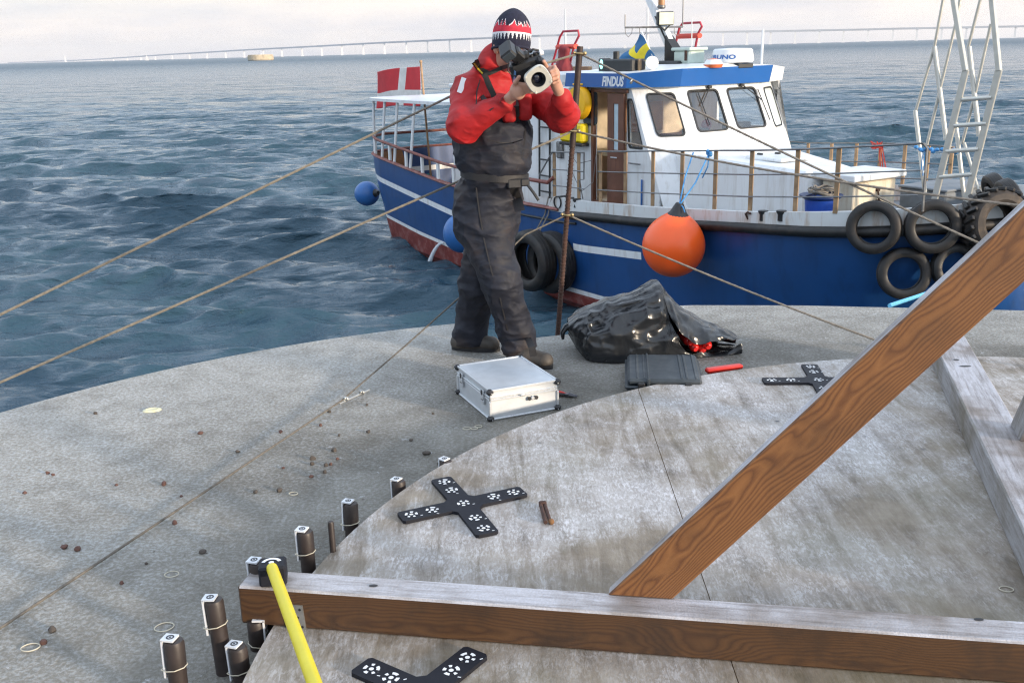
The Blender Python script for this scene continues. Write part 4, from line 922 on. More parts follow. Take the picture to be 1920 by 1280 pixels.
# knotted corner at the left
mb = MB(); V0 = np.array([.0, 0, .155])
mb.tube([V0+np.array([.03, 0, 0]), V0+np.array([-.012, -.01, -.005]), V0+np.array([-.03, -.02, -.03]), V0+np.array([-.028, -.02, -.07])], [.035, .020, .015, .008], 10); part('bag_knot', mb, BAG, bag, sharp=180)
BOT = mat('red_bottle_plastic', (.60, .022, .018), .25, var=.1, vs=20, coat=.3)
for i, (px, py, zc, lb) in enumerate([(1294, 643, 5.34, 'red bottle showing its round end, leftmost in the bag mouth'), (1309, 642, 5.37, 'red bottle end second from the left in the bag mouth'), (1304, 655, 5.31, 'red bottle lying lowest in the bag mouth'), (1328, 651, 5.33, 'red bottle end at the right of the bag mouth'), (1317, 658, 5.335, 'red bottle pressed between two others low in the bag mouth')]):
    c_ = at_y(px, py, zc); d = np.array([-.12+.05*i, .95, .05]); d /= np.linalg.norm(d); mb = MB()
    mb.lathe([(0, -.004), (.011, -.004), (.013, 0), (.013, .012), (.017, .014), (.025, .026), (.027, .045), (.027, .16), (.023, .172), (0, .172)], 18, (0, 0, 0), d)
    solo('red_bottle', mb, BOT, lb, 'bottle', c_, 'red bottles inside the black bag', rel=False)

# ------------------------------------------------------------------ the man with the camera
man0 = np.array([-.05, 5.40, 0.])
man = thing('person', 'man in red jacket, dark bib overalls and knit cap aiming a camera while stepping forward', 'person', man0)
def J(px, py, Y): return at_y(px, py, Y)
SKIN = mat('skin', (.50, .27, .19), .5, var=.10, vs=18, bump=.12, bs=140, bd=.001); HAIR = mat('brown_hair', (.06, .035, .02), .7)
JK = mat('red_jacket_fabric', (.39, .013, .015), .62, spec=.35, crease=[((5, 8, 13), .55, .03), ((15, 19, 26), .4, .012)], var=.10, vs=7, bump=.25, bs=180, bd=.0015, dirt=(.20, .012, .014), da=.6, ds=5)
OV = mat('dark_overall_fabric', (.016, .018, .027), .62, spec=.3, crease=[((6, 7, 13), .45, .03), ((17, 15, 26), .35, .012)], var=.25, vs=9, bump=.3, bs=200, bd=.0015, dirt=(.060, .040, .029), da=.7, ds=3.2)
BOOT = mat('boot_leather', (.055, .046, .038), .6, var=.3, vs=14, dirt=(.13, .10, .07), da=.6, ds=8, bump=.3, bs=60)
WEB = mat('black_webbing', (.016, .015, .016), .6, var=.2, vs=30, bump=.2, bs=200)
pel = J(914, 372, 5.42); bel = J(922, 300, 5.38); che = J(918, 215, 5.42); nk = J(922, 140, 5.40); hdc = J(957, 82, 5.30)
rsh = J(882, 172, 5.34); lsh = J(988, 168, 5.53); rel_ = J(871, 236, 5.17); rwr = J(944, 190, 5.06); lel = J(1054, 215, 5.24); lwr = J(1054, 186, 5.08)
rhip = J(898, 400, 5.38); lhip = J(930, 398, 5.46)
fkn = J(938, 525, 5.29); fan = J(968, 640, 5.36); rkn = J(897, 535, 5.54); ran = J(883, 632, 5.62)
face = np.array([.55, -.80, -.22]); face /= np.linalg.norm(face); fu = np.array([.06, -.22, 1.]); fu -= face*(fu@face); fu /= np.linalg.norm(fu); fr_ = np.cross(face, fu)
HR = np.array([fr_, face, fu]).T                                # head axes: right, forward, up
def H(x, y, z): return hdc+HR@np.array([x, y, z])
cam0 = J(992, 138, 4.99)                                        # camera body centre
cf = np.array([.16, -.97, -.19]); cf /= np.linalg.norm(cf); cr_ = np.array([.96, .12, .26]); cr_ -= cf*(cr_@cf); cr_ /= np.linalg.norm(cr_); cu_ = np.cross(cr_, -cf); 
if cu_[2] < 0: cu_ = -cu_
CR = np.array([cr_, cf, cu_]).T                                 # camera axes: image right, lens, up
def K(x, y, z): return cam0+CR@np.array([x, y, z])
# hands: palm, four unequal bent fingers and a thumb each
def hand(palm, wrist, fingers, thumb):
    fs = [cap(wrist, palm, .026, .030), ell(palm, (.040, .034, .044))]
    for ch, r in fingers+[thumb]:
        for a, b_ in zip(ch[:-1], ch[1:]): fs.append(cap(a, b_, r, r*.92))
    return fs
rp = K(-.075, .012, -.062); rw = rwr+np.array([0.01, 0, -.005])
rfing = []
for i, (o_, ln) in enumerate(((.030, .95), (.010, 1.05), (-.012, 1.0), (-.033, .82))):
    b_ = K(-.060, .030-i*.004, -.050+o_*.72); m_ = K(-.026*1.0+.002*i, .052-i*.004, -.056+o_*.66); t_ = K(-.026+.046*ln, .058-i*.004, -.060+o_*.60-.006)
    rfing.append(([rp+(b_-rp)*.4, b_, m_, t_], .0098-.0006*i))
rth = ([K(-.085, .010, -.035), K(-.080, .040, -.012), K(-.058, .055, .012)], .0105)
lp = K(.106, .004, -.038); lw = lwr
lfing = []
for i, (o_, ln) in enumerate(((.034, .95), (.013, 1.05), (-.009, 1.0), (-.030, .82))):
    b_ = K(.124, .022, -.034+o_); m_ = K(.120, .060*ln, -.036+o_*.95); t_ = K(.094, .064*ln, -.038+o_*.9)
    lfing.append(([lp+(b_-lp)*.4, b_, m_, t_], .0100-.0006*i))
lth = ([K(.096, -.004, -.012), K(.084, .012, .022), K(.078, .034, .042)], .0108)
HANDS = union(hand(rp, rw, rfing, rth), .007); HANDL = union(hand(lp, lw, lfing, lth), .007)
HEAD = union([ell(H(0, -.012, .035), (.078, .098, .098), HR), ell(H(0, .020, -.045), (.060, .072, .075), HR), ell(H(0, .055, -.085), (.032, .034, .030), HR),
              cap(H(0, -.02, -.06), nk+np.array([0, 0, -.02]), .058, .064)], .03)
NOSE = union([cap(H(0, .085, .0), H(0, .108, -.036), .010, .015), ell(H(-.014, .095, -.040), (.011, .012, .009), HR), ell(H(.014, .095, -.040), (.011, .012, .009), HR)], .012)
EARS = [ell(H(-.080, -.012, -.015), (.010, .022, .033), HR), ell(H(.080, -.012, -.015), (.010, .022, .033), HR)]
EYES = [ell(H(-.031, .082, .004), (.018, .012, .010), HR), ell(H(.031, .082, .004), (.018, .012, .010), HR)]
LIPS = [ell(H(0, .088, -.070), (.024, .010, .007), HR), ell(H(0, .085, -.080), (.021, .010, .007), HR)]
def headf(P):
    d = smin(HEAD(P), NOSE(P), .014)
    for e in EARS: d = smin(d, e(P), .008)
    for e in EYES: d = -smin(-d, e(P), .010)                    # sockets
    for e in LIPS: d = smin(d, e(P), .006)
    return d
TORSO = union([ell((pel+bel)/2+np.array([.01, -.01, .0]), (.12, .10, .20)), ell(che, (.15, .105, .20)), cap(che+np.array([0, 0, .1]), nk, .11, .06),
               cap(rsh, rel_, .055, .042), cap(rel_, rw, .042, .027), cap(lsh, lel, .055, .042), cap(lel, lw, .042, .027),
               cap(che+np.array([0, 0, .08]), rsh, .09, .055), cap(che+np.array([0, 0, .08]), lsh, .09, .055),
               cap(rhip, fkn, .072, .052), cap(fkn, fan, .052, .038), cap(lhip, rkn, .072, .052), cap(rkn, ran, .052, .038)], .03)
def bodyf(P): return smin(smin(smin(TORSO(P), headf(P), .02), HANDS(P), .012), HANDL(P), .012)
allp = np.array([pel, hdc, rsh, lsh, rel_, lel, fan, ran, rp, lp])
lo = allp.min(0)-.16; hi = allp.max(0)+.19; lo[2] = .05
def skinmat(c): return np.zeros(len(c), int)
body = soft('body', bodyf, lo, hi, .0046, [SKIN], man, man0, margin=.02)
eyem = mat('eye_white', (.75, .73, .70), .2); pup = mat('pupil', (.02, .015, .012), .15)
for x in (-.031, .031):
    mb = MB(); mb.ball(H(x, .074, .004)-man0, .0125, 12, 8); mb.ball(H(x, .0835, .004)-man0, (.0052, .0035, .0052), 10, 6, HR, 1); part('eye', mb, [eyem, pup], man, sharp=180)
# jacket
RT1 = np.array(Matrix.Rotation(.6, 3, (.4, .8, .3))); RT2 = np.array(Matrix.Rotation(-.8, 3, (.7, .2, .6)))
def jack(P):
    d = JT(P); f1 = fold(P@RT1, (5, 8, 13)); f2 = fold(P@RT2+3, (12, 18, 24)); return d-.013*f1**2-.006*f2**2+.007
fw3 = np.array([.62, -.78, 0]); 
JT = union([ell(che+np.array([0, 0, -.02]), (.205, .155, .25)), cap(che+np.array([0, 0, .10]), nk+np.array([0, 0, .0]), .135, .088), cap(nk+np.array([0, 0, -.03]), nk+np.array([.018, -.02, .075]), .088, .082),
            cap(rsh, rel_+np.array([0, 0, .01]), .088, .083), cap(rel_, rw+(rel_-rw)*.04, .080, .047), cap(lsh, lel, .088, .078), cap(lel, lw+(lel-lw)*.0, .074, .047),
            cap(che+np.array([0, 0, .09]), rsh, .12, .085), cap(che+np.array([0, 0, .09]), lsh, .12, .085)], .045)
VEST = [rbox(J(954, 206, 5.235), (.034, .022, .062), .020), rbox(J(984, 200, 5.275), (.034, .022, .068), .020)]
HOLE = ell(hdc+np.array([0, 0, .02]), (.094, .112, .12))
def jackf(P):
    d = jack(P)
    for v in VEST: d = smin(d, v(P)-.004*fold(P, (30, 30, 30)), .012)
    return -smin(-d, ell(hdc+HR@np.array([0, .02, .035]), (.086, .11, .115), HR)(P), .01)
wrl = [(rw, rw-rel_), (lw, lw-lel)]
allj = np.array([che, nk, rsh, lsh, rel_, lel, rw, lw]); 
jo = soft('jacket', jackf, allj.min(0)-np.array([.16, .16, .30]), allj.max(0)+np.array([.14, .18, .16]), .0062, [JK], man, man0)
# overalls: bib, seat, two legs
def ovf(P):
    d = OT(P); f1 = fold(P@RT1, (5, 6, 10)); f2 = fold(P@RT2+7, (13, 11, 21)); 
    bl = np.exp(-((P[:, 2]-bel[2]+.02)/.05)**2)
    f3 = fold(P+2, (6, 6, 22)); d = d-.014*f1**2-.008*f2**2-.007*f3**2+.006+.012*np.exp(-((P[:, 2]-wz)/.022)**2)
    top = P[:, 2]-(zb+.10*np.clip((P-che)@np.array([.62, -.78, 0])/.2, -.7, .6)+.012*np.sin(P[:, 0]*40)); return np.maximum(d, top*.9)
wz = J(920, 328, 5.3)[2]; zb = J(950, 240, 5.22)[2]
OTB = union([ell(bel+np.array([.012, -.02, .02]), (.198, .168, .20)), ell(che+np.array([.012, -.02, -.10]), (.206, .172, .16)), ell(pel+np.array([0, 0, .0]), (.180, .155, .165)), ell(J(910, 415, 5.43), (.175, .15, .14))], .045)
LEGF = union([cap(rhip+np.array([.01, 0, -.03]), fkn, .132, .100), cap(fkn, fan+np.array([.0, .0, .04]), .098, .080), cap(fan+np.array([0, 0, .07]), fan+np.array([.008, -.008, -.01]), .088, .090)], .03)
LEGB = union([cap(lhip+np.array([-.02, 0, -.03]), rkn, .125, .098), cap(rkn, ran+np.array([0, 0, .04]), .096, .082), cap(ran+np.array([0, 0, .06]), ran+np.array([0, 0, -.02]), .088, .090)], .03)
def OT(P): return smin(OTB(P), smin(LEGF(P), LEGB(P), .012), .05)
allo = np.array([pel, che, fan, ran, fkn, rkn, bel]); 
oo = soft('overalls', ovf, np.array([allo[:, 0].min()-.26, 5.02, .035]), np.array([allo[:, 0].max()+.27, 5.86, zb+.12]), .0066, [OV], man, man0)
# boots
def boot(heel, toe, ank):
    d = (toe-heel); L = np.linalg.norm(d); d /= L; s_ = np.array([-d[1], d[0], 0])
    f = union([cap(heel+d*.045+np.array([0, 0, .045]), heel+d*(L*.45)+np.array([0, 0, .045]), .046, .048), cap(heel+d*(L*.45)+np.array([0, 0, .045]), toe-d*.05+np.array([0, 0, .040]), .050, .047), cap(heel+d*.07+np.array([0, 0, .06]), ank+np.array([0, 0, .04]), .052, .056)], .03)
    def g(P): return np.maximum(f(P), .022-P[:, 2])
    lo_ = np.minimum(np.minimum(heel, toe), ank)-.08; hi_ = np.maximum(np.maximum(heel, toe), ank)+.10; lo_[2] = 0.
    b = soft('boot', g, lo_, hi_, .0065, [BOOT], man, man0)
    mb = MB(); pts = []
    for i in range(28):
        a = 2*pi*i/28; x = .5+.5*cos(a); w = .047*(1-.28*(1-x)**2) if x < .6 else .050
        p = heel+d*(.002+L*.995*x)+s_*(sin(a)*w*(1.05 if .5 < x < .9 else .93)); pts.append(p*np.array([1, 1, 0])+np.array([0, 0, .001])-man0)
    mb.prism(pts, (0, 0, .026)); part('boot_sole', mb, BLK, man, sharp=30); return b
boot(at_z(952, 676, 0), at_z(1036, 692, 0), np.array([fan[0]+.005, fan[1], .09]))
boot(at_z(846, 655, 0)*np.array([1, 1, 0]), at_z(938, 658, 0), np.array([ran[0], ran[1], .09]))
# cuffs strap on the front leg
# knit cap
NAVY = mat('navy_knit', (.012, .013, .032), .9, var=.3, vs=60, bump=.6, bs=320, bd=.002); KRED = mat('red_knit', (.55, .030, .055), .9, var=.2, vs=60, bump=.5, bs=320, bd=.002); KWH = mat('white_knit', (.72, .72, .74), .9, var=.1, vs=60, bump=.5, bs=320, bd=.002)
cu = np.array([.10, .02, 1.]); cu /= np.linalg.norm(cu); cfw = np.array([.30, -.95, 0]); cfw -= cu*(cfw@cu); cfw /= np.linalg.norm(cfw); crt = np.cross(cfw, cu)
capc = J(959, 84, 5.30); mb = MB(); NUc, NVc = 220, 70; CH = .178
def capp(i, j):
    a = 2*pi*i; z = j
    r = (1-max(0, (z-.30)/.70)**2.3)**.62*(1+.03*sin(3*a+1)); fl = 1-.03*(1-min(1, z/.12))
    zz = CH*z-.022*(1-z)*(1 if True else 0)+.012*cos(a)*(1-z)
    return capc+crt*(.098*r*sin(a)*fl)+cfw*(.108*r*cos(a)*fl)+cu*zz-man0
def capm(i, j):
    z = j; a = i
    t1 = abs(((a*30) % 1)-.5)*2; t2 = abs(((a*17+.3*sin(a*40)) % 1)-.5)*2
    if .20 < z < .20+.15*(1-t1*1.05)+.0 and False: return 2
    if .19 < z < .34 and t1 < .62*(z-.19)/.15+.08: return 2
    if .34 <= z < .38: return 2
    fl = .50+.22*(t2**1.3)*(.55+.45*abs(sin(a*9+.5)))
    if .38 <= z < fl-.02: return 1
    if fl-.02 <= z < fl+.012: return 2 if t2 > .25 else 1
    return 0
mb.grid(capp, NUc, NVc, capm, flip=False); mb.tube([capp(i/60, 0) for i in range(61)], .007, 6, mi=0, caps=False)
part('knit_cap', mb, [NAVY, KRED, KWH], man, 'navy knit cap with red flames and white teeth', sharp=180)
# belt, buckle, straps, arm patch
def surf_pt(f, p, d, step=.004, far_=.35):
    """walk in from outside along -d until the cloth is met"""
    p = np.array(p, float); d = np.array(d, float)/np.linalg.norm(d); t = far_
    ts = np.arange(far_, -.05, -step); v = f(p[None]+d[None]*ts[:, None]); k = np.argmax(v < 0); return p+d*ts[k]
mb = MB(); path = []
bc = J(917, 327, 5.38)
for i in range(41):
    a = 2*pi*i/40; d = np.array([cos(a), sin(a), 0]); p = surf_pt(ovf, bc+np.array([0, 0, -.016*cos(a)]), d); path.append(p+d*.004-man0)
V = []
for p in path:
    d = np.array([p[0]-(bc-man0)[0], p[1]-(bc-man0)[1], 0]); d /= np.linalg.norm(d)
    V += [p+np.array([0, 0, .021]), p+d*.005+np.array([0, 0, .019]), p+d*.005-np.array([0, 0, .019]), p-np.array([0, 0, .021])]
k = len(path); mb.add(V, [(4*i+j, 4*i+j+1, 4*i+5+j, 4*i+4+j) for i in range(k-1) for j in range(3)])
part('belt', mb, WEB, man, sharp=60)
bq = surf_pt(ovf, at_y(952, 338, 5.38), (.25, -.97, 0)); Rb = np.array([[.96, .25, 0], [-.28, .96, 0], [0, 0, 1.]]).T
mb = MB(); mb.box(bq+np.array([0, -.014, 0])-man0, (.075, .02, .050), Rb, b=.006); mb.box(bq+np.array([.055, -.006, .004])-man0, (.05, .02, .040), Rb, b=.006)
mb.tube([bq+np.array([.07, -.01, -.01])-man0, bq+np.array([.10, -.02, -.05])-man0, bq+np.array([.125, -.02, -.09])-man0], .008, 6)
part('buckle', mb, BLK, man, sharp=30)
def ribbon(name, pts, f, w, m, off=.004, label=None, par=None):
    """a strap laid over the cloth through the given image rays"""
    P_ = []
    for (px, py, Y) in pts:
        d = ray(px, py); d = d/np.linalg.norm(d); p = at_y(px, py, Y); P_.append(surf_pt(f, p, -d)-d*off)
    Q = []
    for i in range(len(P_)-1):
        for t in np.linspace(0, 1, 5)[:-1]: Q.append(P_[i]*(1-t)+P_[i+1]*t)
    Q.append(P_[-1]); mb = MB(); V = []
    for i, p in enumerate(Q):
        t = Q[min(i+1, len(Q)-1)]-Q[max(i-1, 0)]; t /= np.linalg.norm(t); n_ = _C-p; n_ /= np.linalg.norm(n_); s_ = np.cross(t, n_); s_ /= np.linalg.norm(s_)
        V += [p-s_*w-n_*.006-man0, p-s_*w+n_*.003-man0, p+s_*w+n_*.003-man0, p+s_*w-n_*.006-man0]
    mb.add(V, [(4*i+j, 4*i+j+1, 4*i+5+j, 4*i+4+j) for i in range(len(Q)-1) for j in range(3)])
    return part(name, mb, m, man if par is None else par, label, sharp=60)
ribbon('sleeve_patch', [(873, 147, 5.33), (864, 175, 5.3)], jackf, .021, WHT, .003, 'white rectangle on the right upper sleeve')
ribbon('overall_strap', [(962, 176, 5.3), (966, 200, 5.3), (968, 235, 5.3)], jackf, .020, WEB, .006)
ribbon('overall_strap', [(903, 180, 5.3), (922, 205, 5.3), (937, 228, 5.3)], jackf, .012, WEB, .006)
sb = surf_pt(jackf, at_y(937, 229, 5.4), -ray(937, 229)); mb = MB(); Rz = rotm(ry=.2)
for (dx_, dz_, sx_, sz_) in ((0, .017, .032, .005), (0, -.017, .032, .005), (-.0145, 0, .005, .034), (.0145, 0, .005, .034)): mb.box(sb+np.array([dx_, -.012, dz_])-man0, (sx_, .006, sz_), b=.001)
part('strap_buckle', mb, mat('pale_plastic', (.6, .6, .58), .5), man)
# bib pocket seam and braces
ribbon('trouser_seam', [(893, 352, 5.3), (899, 400, 5.3), (908, 450, 5.3), (922, 510, 5.25), (938, 560, 5.25), (952, 620, 5.3)], ovf, .0035, WEB, .002)
ribbon('pocket_flap', [(962, 352, 5.3), (969, 372, 5.3), (975, 396, 5.3)], ovf, .026, WEB, .004)
ribbon('ankle_strap', [(990, 634, 5.25), (997, 650, 5.25), (1000, 668, 5.25)], ovf, .018, WEB, .006)
ribbon('sleeve_seam', [(900, 150, 5.3), (894, 172, 5.3), (893, 196, 5.3)], jackf, .003, WEB, .001)
ribbon('bib_pocket', [(915, 262, 5.2), (938, 268, 5.2), (962, 268, 5.2), (980, 262, 5.2)], ovf, .003, WEB, .002)
ribbon('bib_seam', [(985, 236, 5.3), (984, 262, 5.3), (978, 292, 5.3), (968, 318, 5.3)], ovf, .004, WEB, .002)
# ring
mb = MB(); a, b_ = rfing[2][0][1], rfing[2][0][2]; mb.torus(a+(b_-a)*.35-man0, b_-a, .0105, .0022, 16, 6); part('ring', mb, mat('silver', (.7, .7, .68), .2, 1.), man)

# ------------------------------------------------------------------ camera in its metal-fronted housing
ck = thing('photo_camera', 'black camera with a pale square-rounded metal front, flash and neck strap, held to the face', 'camera', cam0)
CBL = mat('camera_black', (.016, .017, .019), .38, var=.2, vs=30, bump=.2, bs=300, bd=.001); CAL = mat('pale_anodised_front', (.64, .62, .55), .38, .55, var=.06, vs=20)
def kp(name, mb, m, label=None, sharp=30): 
    return part(name, MB().add([tuple(CR@np.array(v)) for v in mb.v], mb.f, mb.m), m, ck, label, sharp)
mb = MB(); mb.box((0, -.045, .008), (.165, .075, .115), b=.014); mb.box((-.005, -.045, .082), (.066, .07, .045), b=.014); mb.box((.067, -.03, .0), (.044, .085, .12), b=.015); mb.lathe([(.034, -.012), (.042, .0), (.042, .05), (.050, .075), (.050, .098)], 26, (.022, 0, -.012), (0, 1, 0)); kp('camera_body', mb, CBL)
mb = MB(); # rounded-square metal front with a round hole
def sq(a, r, k=3.2): c_, s_ = abs(cos(a))**(2/k), abs(sin(a))**(2/k); return r*c_*(1 if cos(a) >= 0 else -1), r*s_*(1 if sin(a) >= 0 else -1)
NN = 48; V = []; ro = radians(20)
def rq(x, z): return x*cos(ro)-z*sin(ro)+.022, x*sin(ro)+z*cos(ro)-.012
for (kind, r, y) in (('s', .054, .092), ('s', .060, .096), ('s', .060, .108), ('s', .056, .114), ('c', .036, .114), ('c', .0345, .110), ('c', .0345, .085)):
    for i in range(NN):
        a = 2*pi*i/NN; x, z = sq(a, r) if kind == 's' else (r*cos(a), r*sin(a)); x, z = rq(x, z); V.append((x, y, z))
mb.add(V, [(k*NN+i, k*NN+(i+1) % NN, (k+1)*NN+(i+1) % NN, (k+1)*NN+i) for k in range(6) for i in range(NN)])
for sx_ in (-1, 1):
    for sz_ in (-1, 1): x, z = rq(sx_*.044, sz_*.044); mb.lathe([(.006, .112), (.006, .117), (0, .118)], 10, (x, 0, z), (0, 1, 0))
kp('lens_surround', mb, CAL, sharp=40)
mb = MB(); mb.lathe([(.0345, .112), (.031, .10), (.026, .09), (.025, .075), (0, .075)], 30, (.022, 0, -.012), (0, 1, 0)); kp('lens_barrel', mb, CBL)
mb = MB(); mb.lathe([(.0245, .078), (.017, .084), (.0, .087)], 26, (.022, 0, -.012), (0, 1, 0)); m_, n_, l_, b_ = nt('lens_glass'); b_.inputs['Base Color'].default_value = (.01, .012, .03, 1); b_.inputs['Roughness'].default_value = .03; b_.inputs['Coat Weight'].default_value = 1.; kp('lens_glass', mb, m_, sharp=180)
mb = MB(); mb.lathe([(.014, 0), (.014, .012), (.010, .016), (0, .016)], 16, (.06, -.04, .064)); mb.lathe([(.010, 0), (.010, .010), (0, .010)], 14, (.035, -.03, .066)); mb.ball((.04, -.05, .09), .011, 10, 7); mb.box((.085, -.03, .072), (.022, .03, .022), b=.004, mi=1); mb.tube([(.02, -.03, .09), (.05, -.02, .10), (.075, -.03, .085)], .006, 6); kp('control_dial', mb, [CBL, WHT])
mb = MB(); mb.box((-.074, -.004, .0), (.006, .05, .07), rotm(ry=.3), b=.002); kp('side_screen', mb, mat('blue_screen_panel', (.10, .22, .42), .25, coat=.4))
# flash gun tilted over the eye
fq = np.array([-.062, .012, .112]); Rf = rotm(ry=radians(-24), rx=radians(-28), rz=.35)
mb = MB(); mb.box(fq+Rf@np.array([0, 0, .030]), (.068, .090, .054), Rf, b=.008); mb.box(fq+Rf@np.array([.012, -.012, -.028]), (.062, .05, .064), Rf, b=.008); mb.box((-.03, -.02, .085), (.03, .04, .04), b=.006)
kp('flash_gun', mb, CBL)
mb = MB(); mb.box(fq+Rf@np.array([0, .0465, .030]), (.056, .004, .042), Rf, b=.0015); kp('flash_window', mb, mat('grey_flash_window', (.04, .05, .06), .25, coat=.5))
mb = MB(); mb.tube([(-.085, .03, .085), (-.10, .03, .05), (-.085, .03, .02), (-.06, .02, .01)], .0035, 6); kp('sync_cord', mb, BLK)
STR = mat('black_yellow_strap', (.020, .019, .017), .7, var=.2, vs=40)
so = ribbon('neck_strap', [(972, 118, 5.3), (940, 128, 5.3), (918, 138, 5.3), (906, 132, 5.3), (897, 122, 5.36), (893, 112, 5.4)], jackf, .010, STR, .006, par=None)
so.parent = ck; so.location = Vector([float(q) for q in man0-cam0])
so = ribbon('neck_strap', [(889, 116, 5.4), (896, 126, 5.38), (907, 136, 5.35), (917, 160, 5.3), (926, 180, 5.25), (940, 188, 5.2)], jackf, .015, STR, .006, par=None)
so.parent = ck; so.location = Vector([float(q) for q in man0-cam0])
ye = mat('strap_yellow', (.62, .45, .03), .7)
so = ribbon('strap_stripe', [(889, 119, 5.4), (896, 129, 5.38), (905, 138, 5.35)], jackf, .004, ye, .012, par=None)
so.parent = ck; so.location = Vector([float(q) for q in man0-cam0])

# ------------------------------------------------------------------ work boat (local: x forward, y port, z up from the water)
boat = thing('work_boat', 'blue and white work boat with wheelhouse moored beyond the deck', 'boat', BO, HD)
BLUE = mat('blue_hull_paint', (.010, .062, .205), .34, var=.12, vs=1.4, dirt=(.008, .036, .12), da=.6, ds=1.6, streak=(3, 3, .8), bump=.12, bs=5, bd=.01, coat=.15)
BAND_B = mat('roof_band_blue', (.018, .11, .36), .35, var=.06, vs=2, coat=.2)
HWH = mat('boat_white_paint', (.77, .79, .80), .36, var=.05, vs=1.5, dirt=(.40, .34, .26), da=.4, ds=3.5, streak=(3, 3, .4), bump=.06, bs=7, bd=.006)
RWH = mat('rust_streaked_white_paint', (.66, .68, .68), .42, var=.06, vs=2, dirt=(.36, .20, .08), da=.75, ds=3.2, streak=(2.5, 2.5, .45))
ANTI = mat('red_antifouling', (.19, .030, .024), .6, var=.3, vs=5, dirt=(.30, .27, .25), da=.5, ds=5)
RCAP = mat('worn_red_rail', (.22, .070, .055), .6, var=.3, vs=7, dirt=(.30, .22, .19), da=.6, ds=8)
TEAK = mat('varnished_planking', (.27, .105, .035), .38, var=.35, vs=5, dirt=(.10, .04, .02), da=.6, ds=3, streak=(1, 1, 12))
DOORW = mat('brown_door_wood', (.15, .060, .035), .45, var=.25, vs=4, dirt=(.06, .026, .016), da=.5, ds=4, streak=(9, 9, 1))
GRIP = mat('grey_deck_paint', (.20, .22, .24), .75, var=.2, vs=4)
GAL = mat('dull_grey_pipe', (.20, .20, .20), .45, .6, var=.25, vs=14)
POSTM = mat('weathered_rail_post', (.34, .22, .12), .65, var=.25, vs=7, dirt=(.14, .09, .055), da=.6, ds=6)
DARK = mat('dark_trim', (.02, .022, .024), .5)
GLASS = glassy('window_glass', (.86, .88, .88))
INT = mat('cabin_interior', (.70, .56, .40), .7, var=.3, vs=3)
ii = lambda xs, ys: (lambda x: float(np.interp(x, xs, ys)))
bg_ = ii([-9.12, -9.10, -9.05, -8.95, -8.75, -8.3, -7.0, -5, -2, 3.4, 4.2, 4.7, 5.1, 5.45, 5.75, 5.93, 6.0], [0, .9, 1.35, 1.60, 1.74, 1.82, 1.87, 1.9, 1.9, 1.9, 1.85, 1.74, 1.52, 1.18, .72, .32, 0])
bw_ = ii([-9.12, -9.05, -8.85, -8.4, -6.5, -5, -2, 2, 3.4, 4.2, 4.8, 5.1, 5.35, 6.0], [0, .5, 1.2, 1.55, 1.72, 1.76, 1.74, 1.70, 1.50, 1.15, .68, .38, .0, .0])
zg_ = ii([-9.4, -8.5, -6.8, -5.2, -3.7, -2.2, -1.0, .0, 1.0, 3.16, 4.05, 4.77, 6.0], [1.98, 1.90, 1.76, 1.62, 1.55, 1.53, 1.55, 1.62, 1.68, 1.88, 1.95, 2.02, 2.15])   # top of the blue
zb_ = ii([-9.4, -8.7, -6.5, -4.5, -2.5, -.1, 3, 6], [.66, .60, .44, .32, .21, .24, .36, .55])
zs_ = ii([-9.4, -8.7, -6.9, -4.8, -.6, 1.0, 6], [1.50, 1.45, 1.28, 1.07, 1.01, 1.13, 1.5])
zt_ = ii([-1.43, -.38, 1.25, 3.19, 4.71, 6.0], [1.77, 1.79, 1.89, 2.05, 2.22, 2.38])                    # white bulwark top
def hy(x, z):
    g, w = bg_(x), bw_(x); t = max(-1, min(1.15, z/zg_(x)))
    if t < 0: return w*(1+t*.9)
    return w+(g-w)*(1-(1-min(t, 1))**1.7)+(g*.02*(t-1) if t > 1 else 0)
xs = sorted(set([-9.12, -9.10, -9.05, -9.0]+list(np.linspace(-8.95, -8, 12))+list(np.linspace(-8, 4, 50))+list(np.linspace(4, 6., 24))+[-4.45, -4.4, -.82, -.78, .96, 1.0, 1.06, 1.10, 1.3]))
hull = MB(); lev = lambda x: [-.75, -.3, 0., zb_(x)*.5, zb_(x)-.045, zb_(x)+.035, (zb_(x)+zs_(x))/2, zs_(x)-.065, zs_(x)+.05, (zs_(x)+zg_(x))/2, zg_(x)]
for sg in (-1, 1):
    rows = [[(x, sg*hy(x, z), z) for z in lev(x)] for x in xs]; nr = 11
    V = [p for r in rows for p in r]; F = []; M_ = []
    for i in range(len(xs)-1):
        xm = (xs[i]+xs[i+1])/2
        for j in range(nr-1):
            q = (i*nr+j, (i+1)*nr+j, (i+1)*nr+j+1, i*nr+j+1); F.append(q if sg < 0 else q[::-1])
            M_.append(2 if j < 4 else (1 if j == 4 else (1 if j == 7 and (xm < -4.42 or -.8 < xm < .98 or 1.08 < xm < 1.3) else 0)))
    hull.add(V, F, M_)
part('hull', hull, [BLUE, HWH, ANTI], boat, sharp=30)
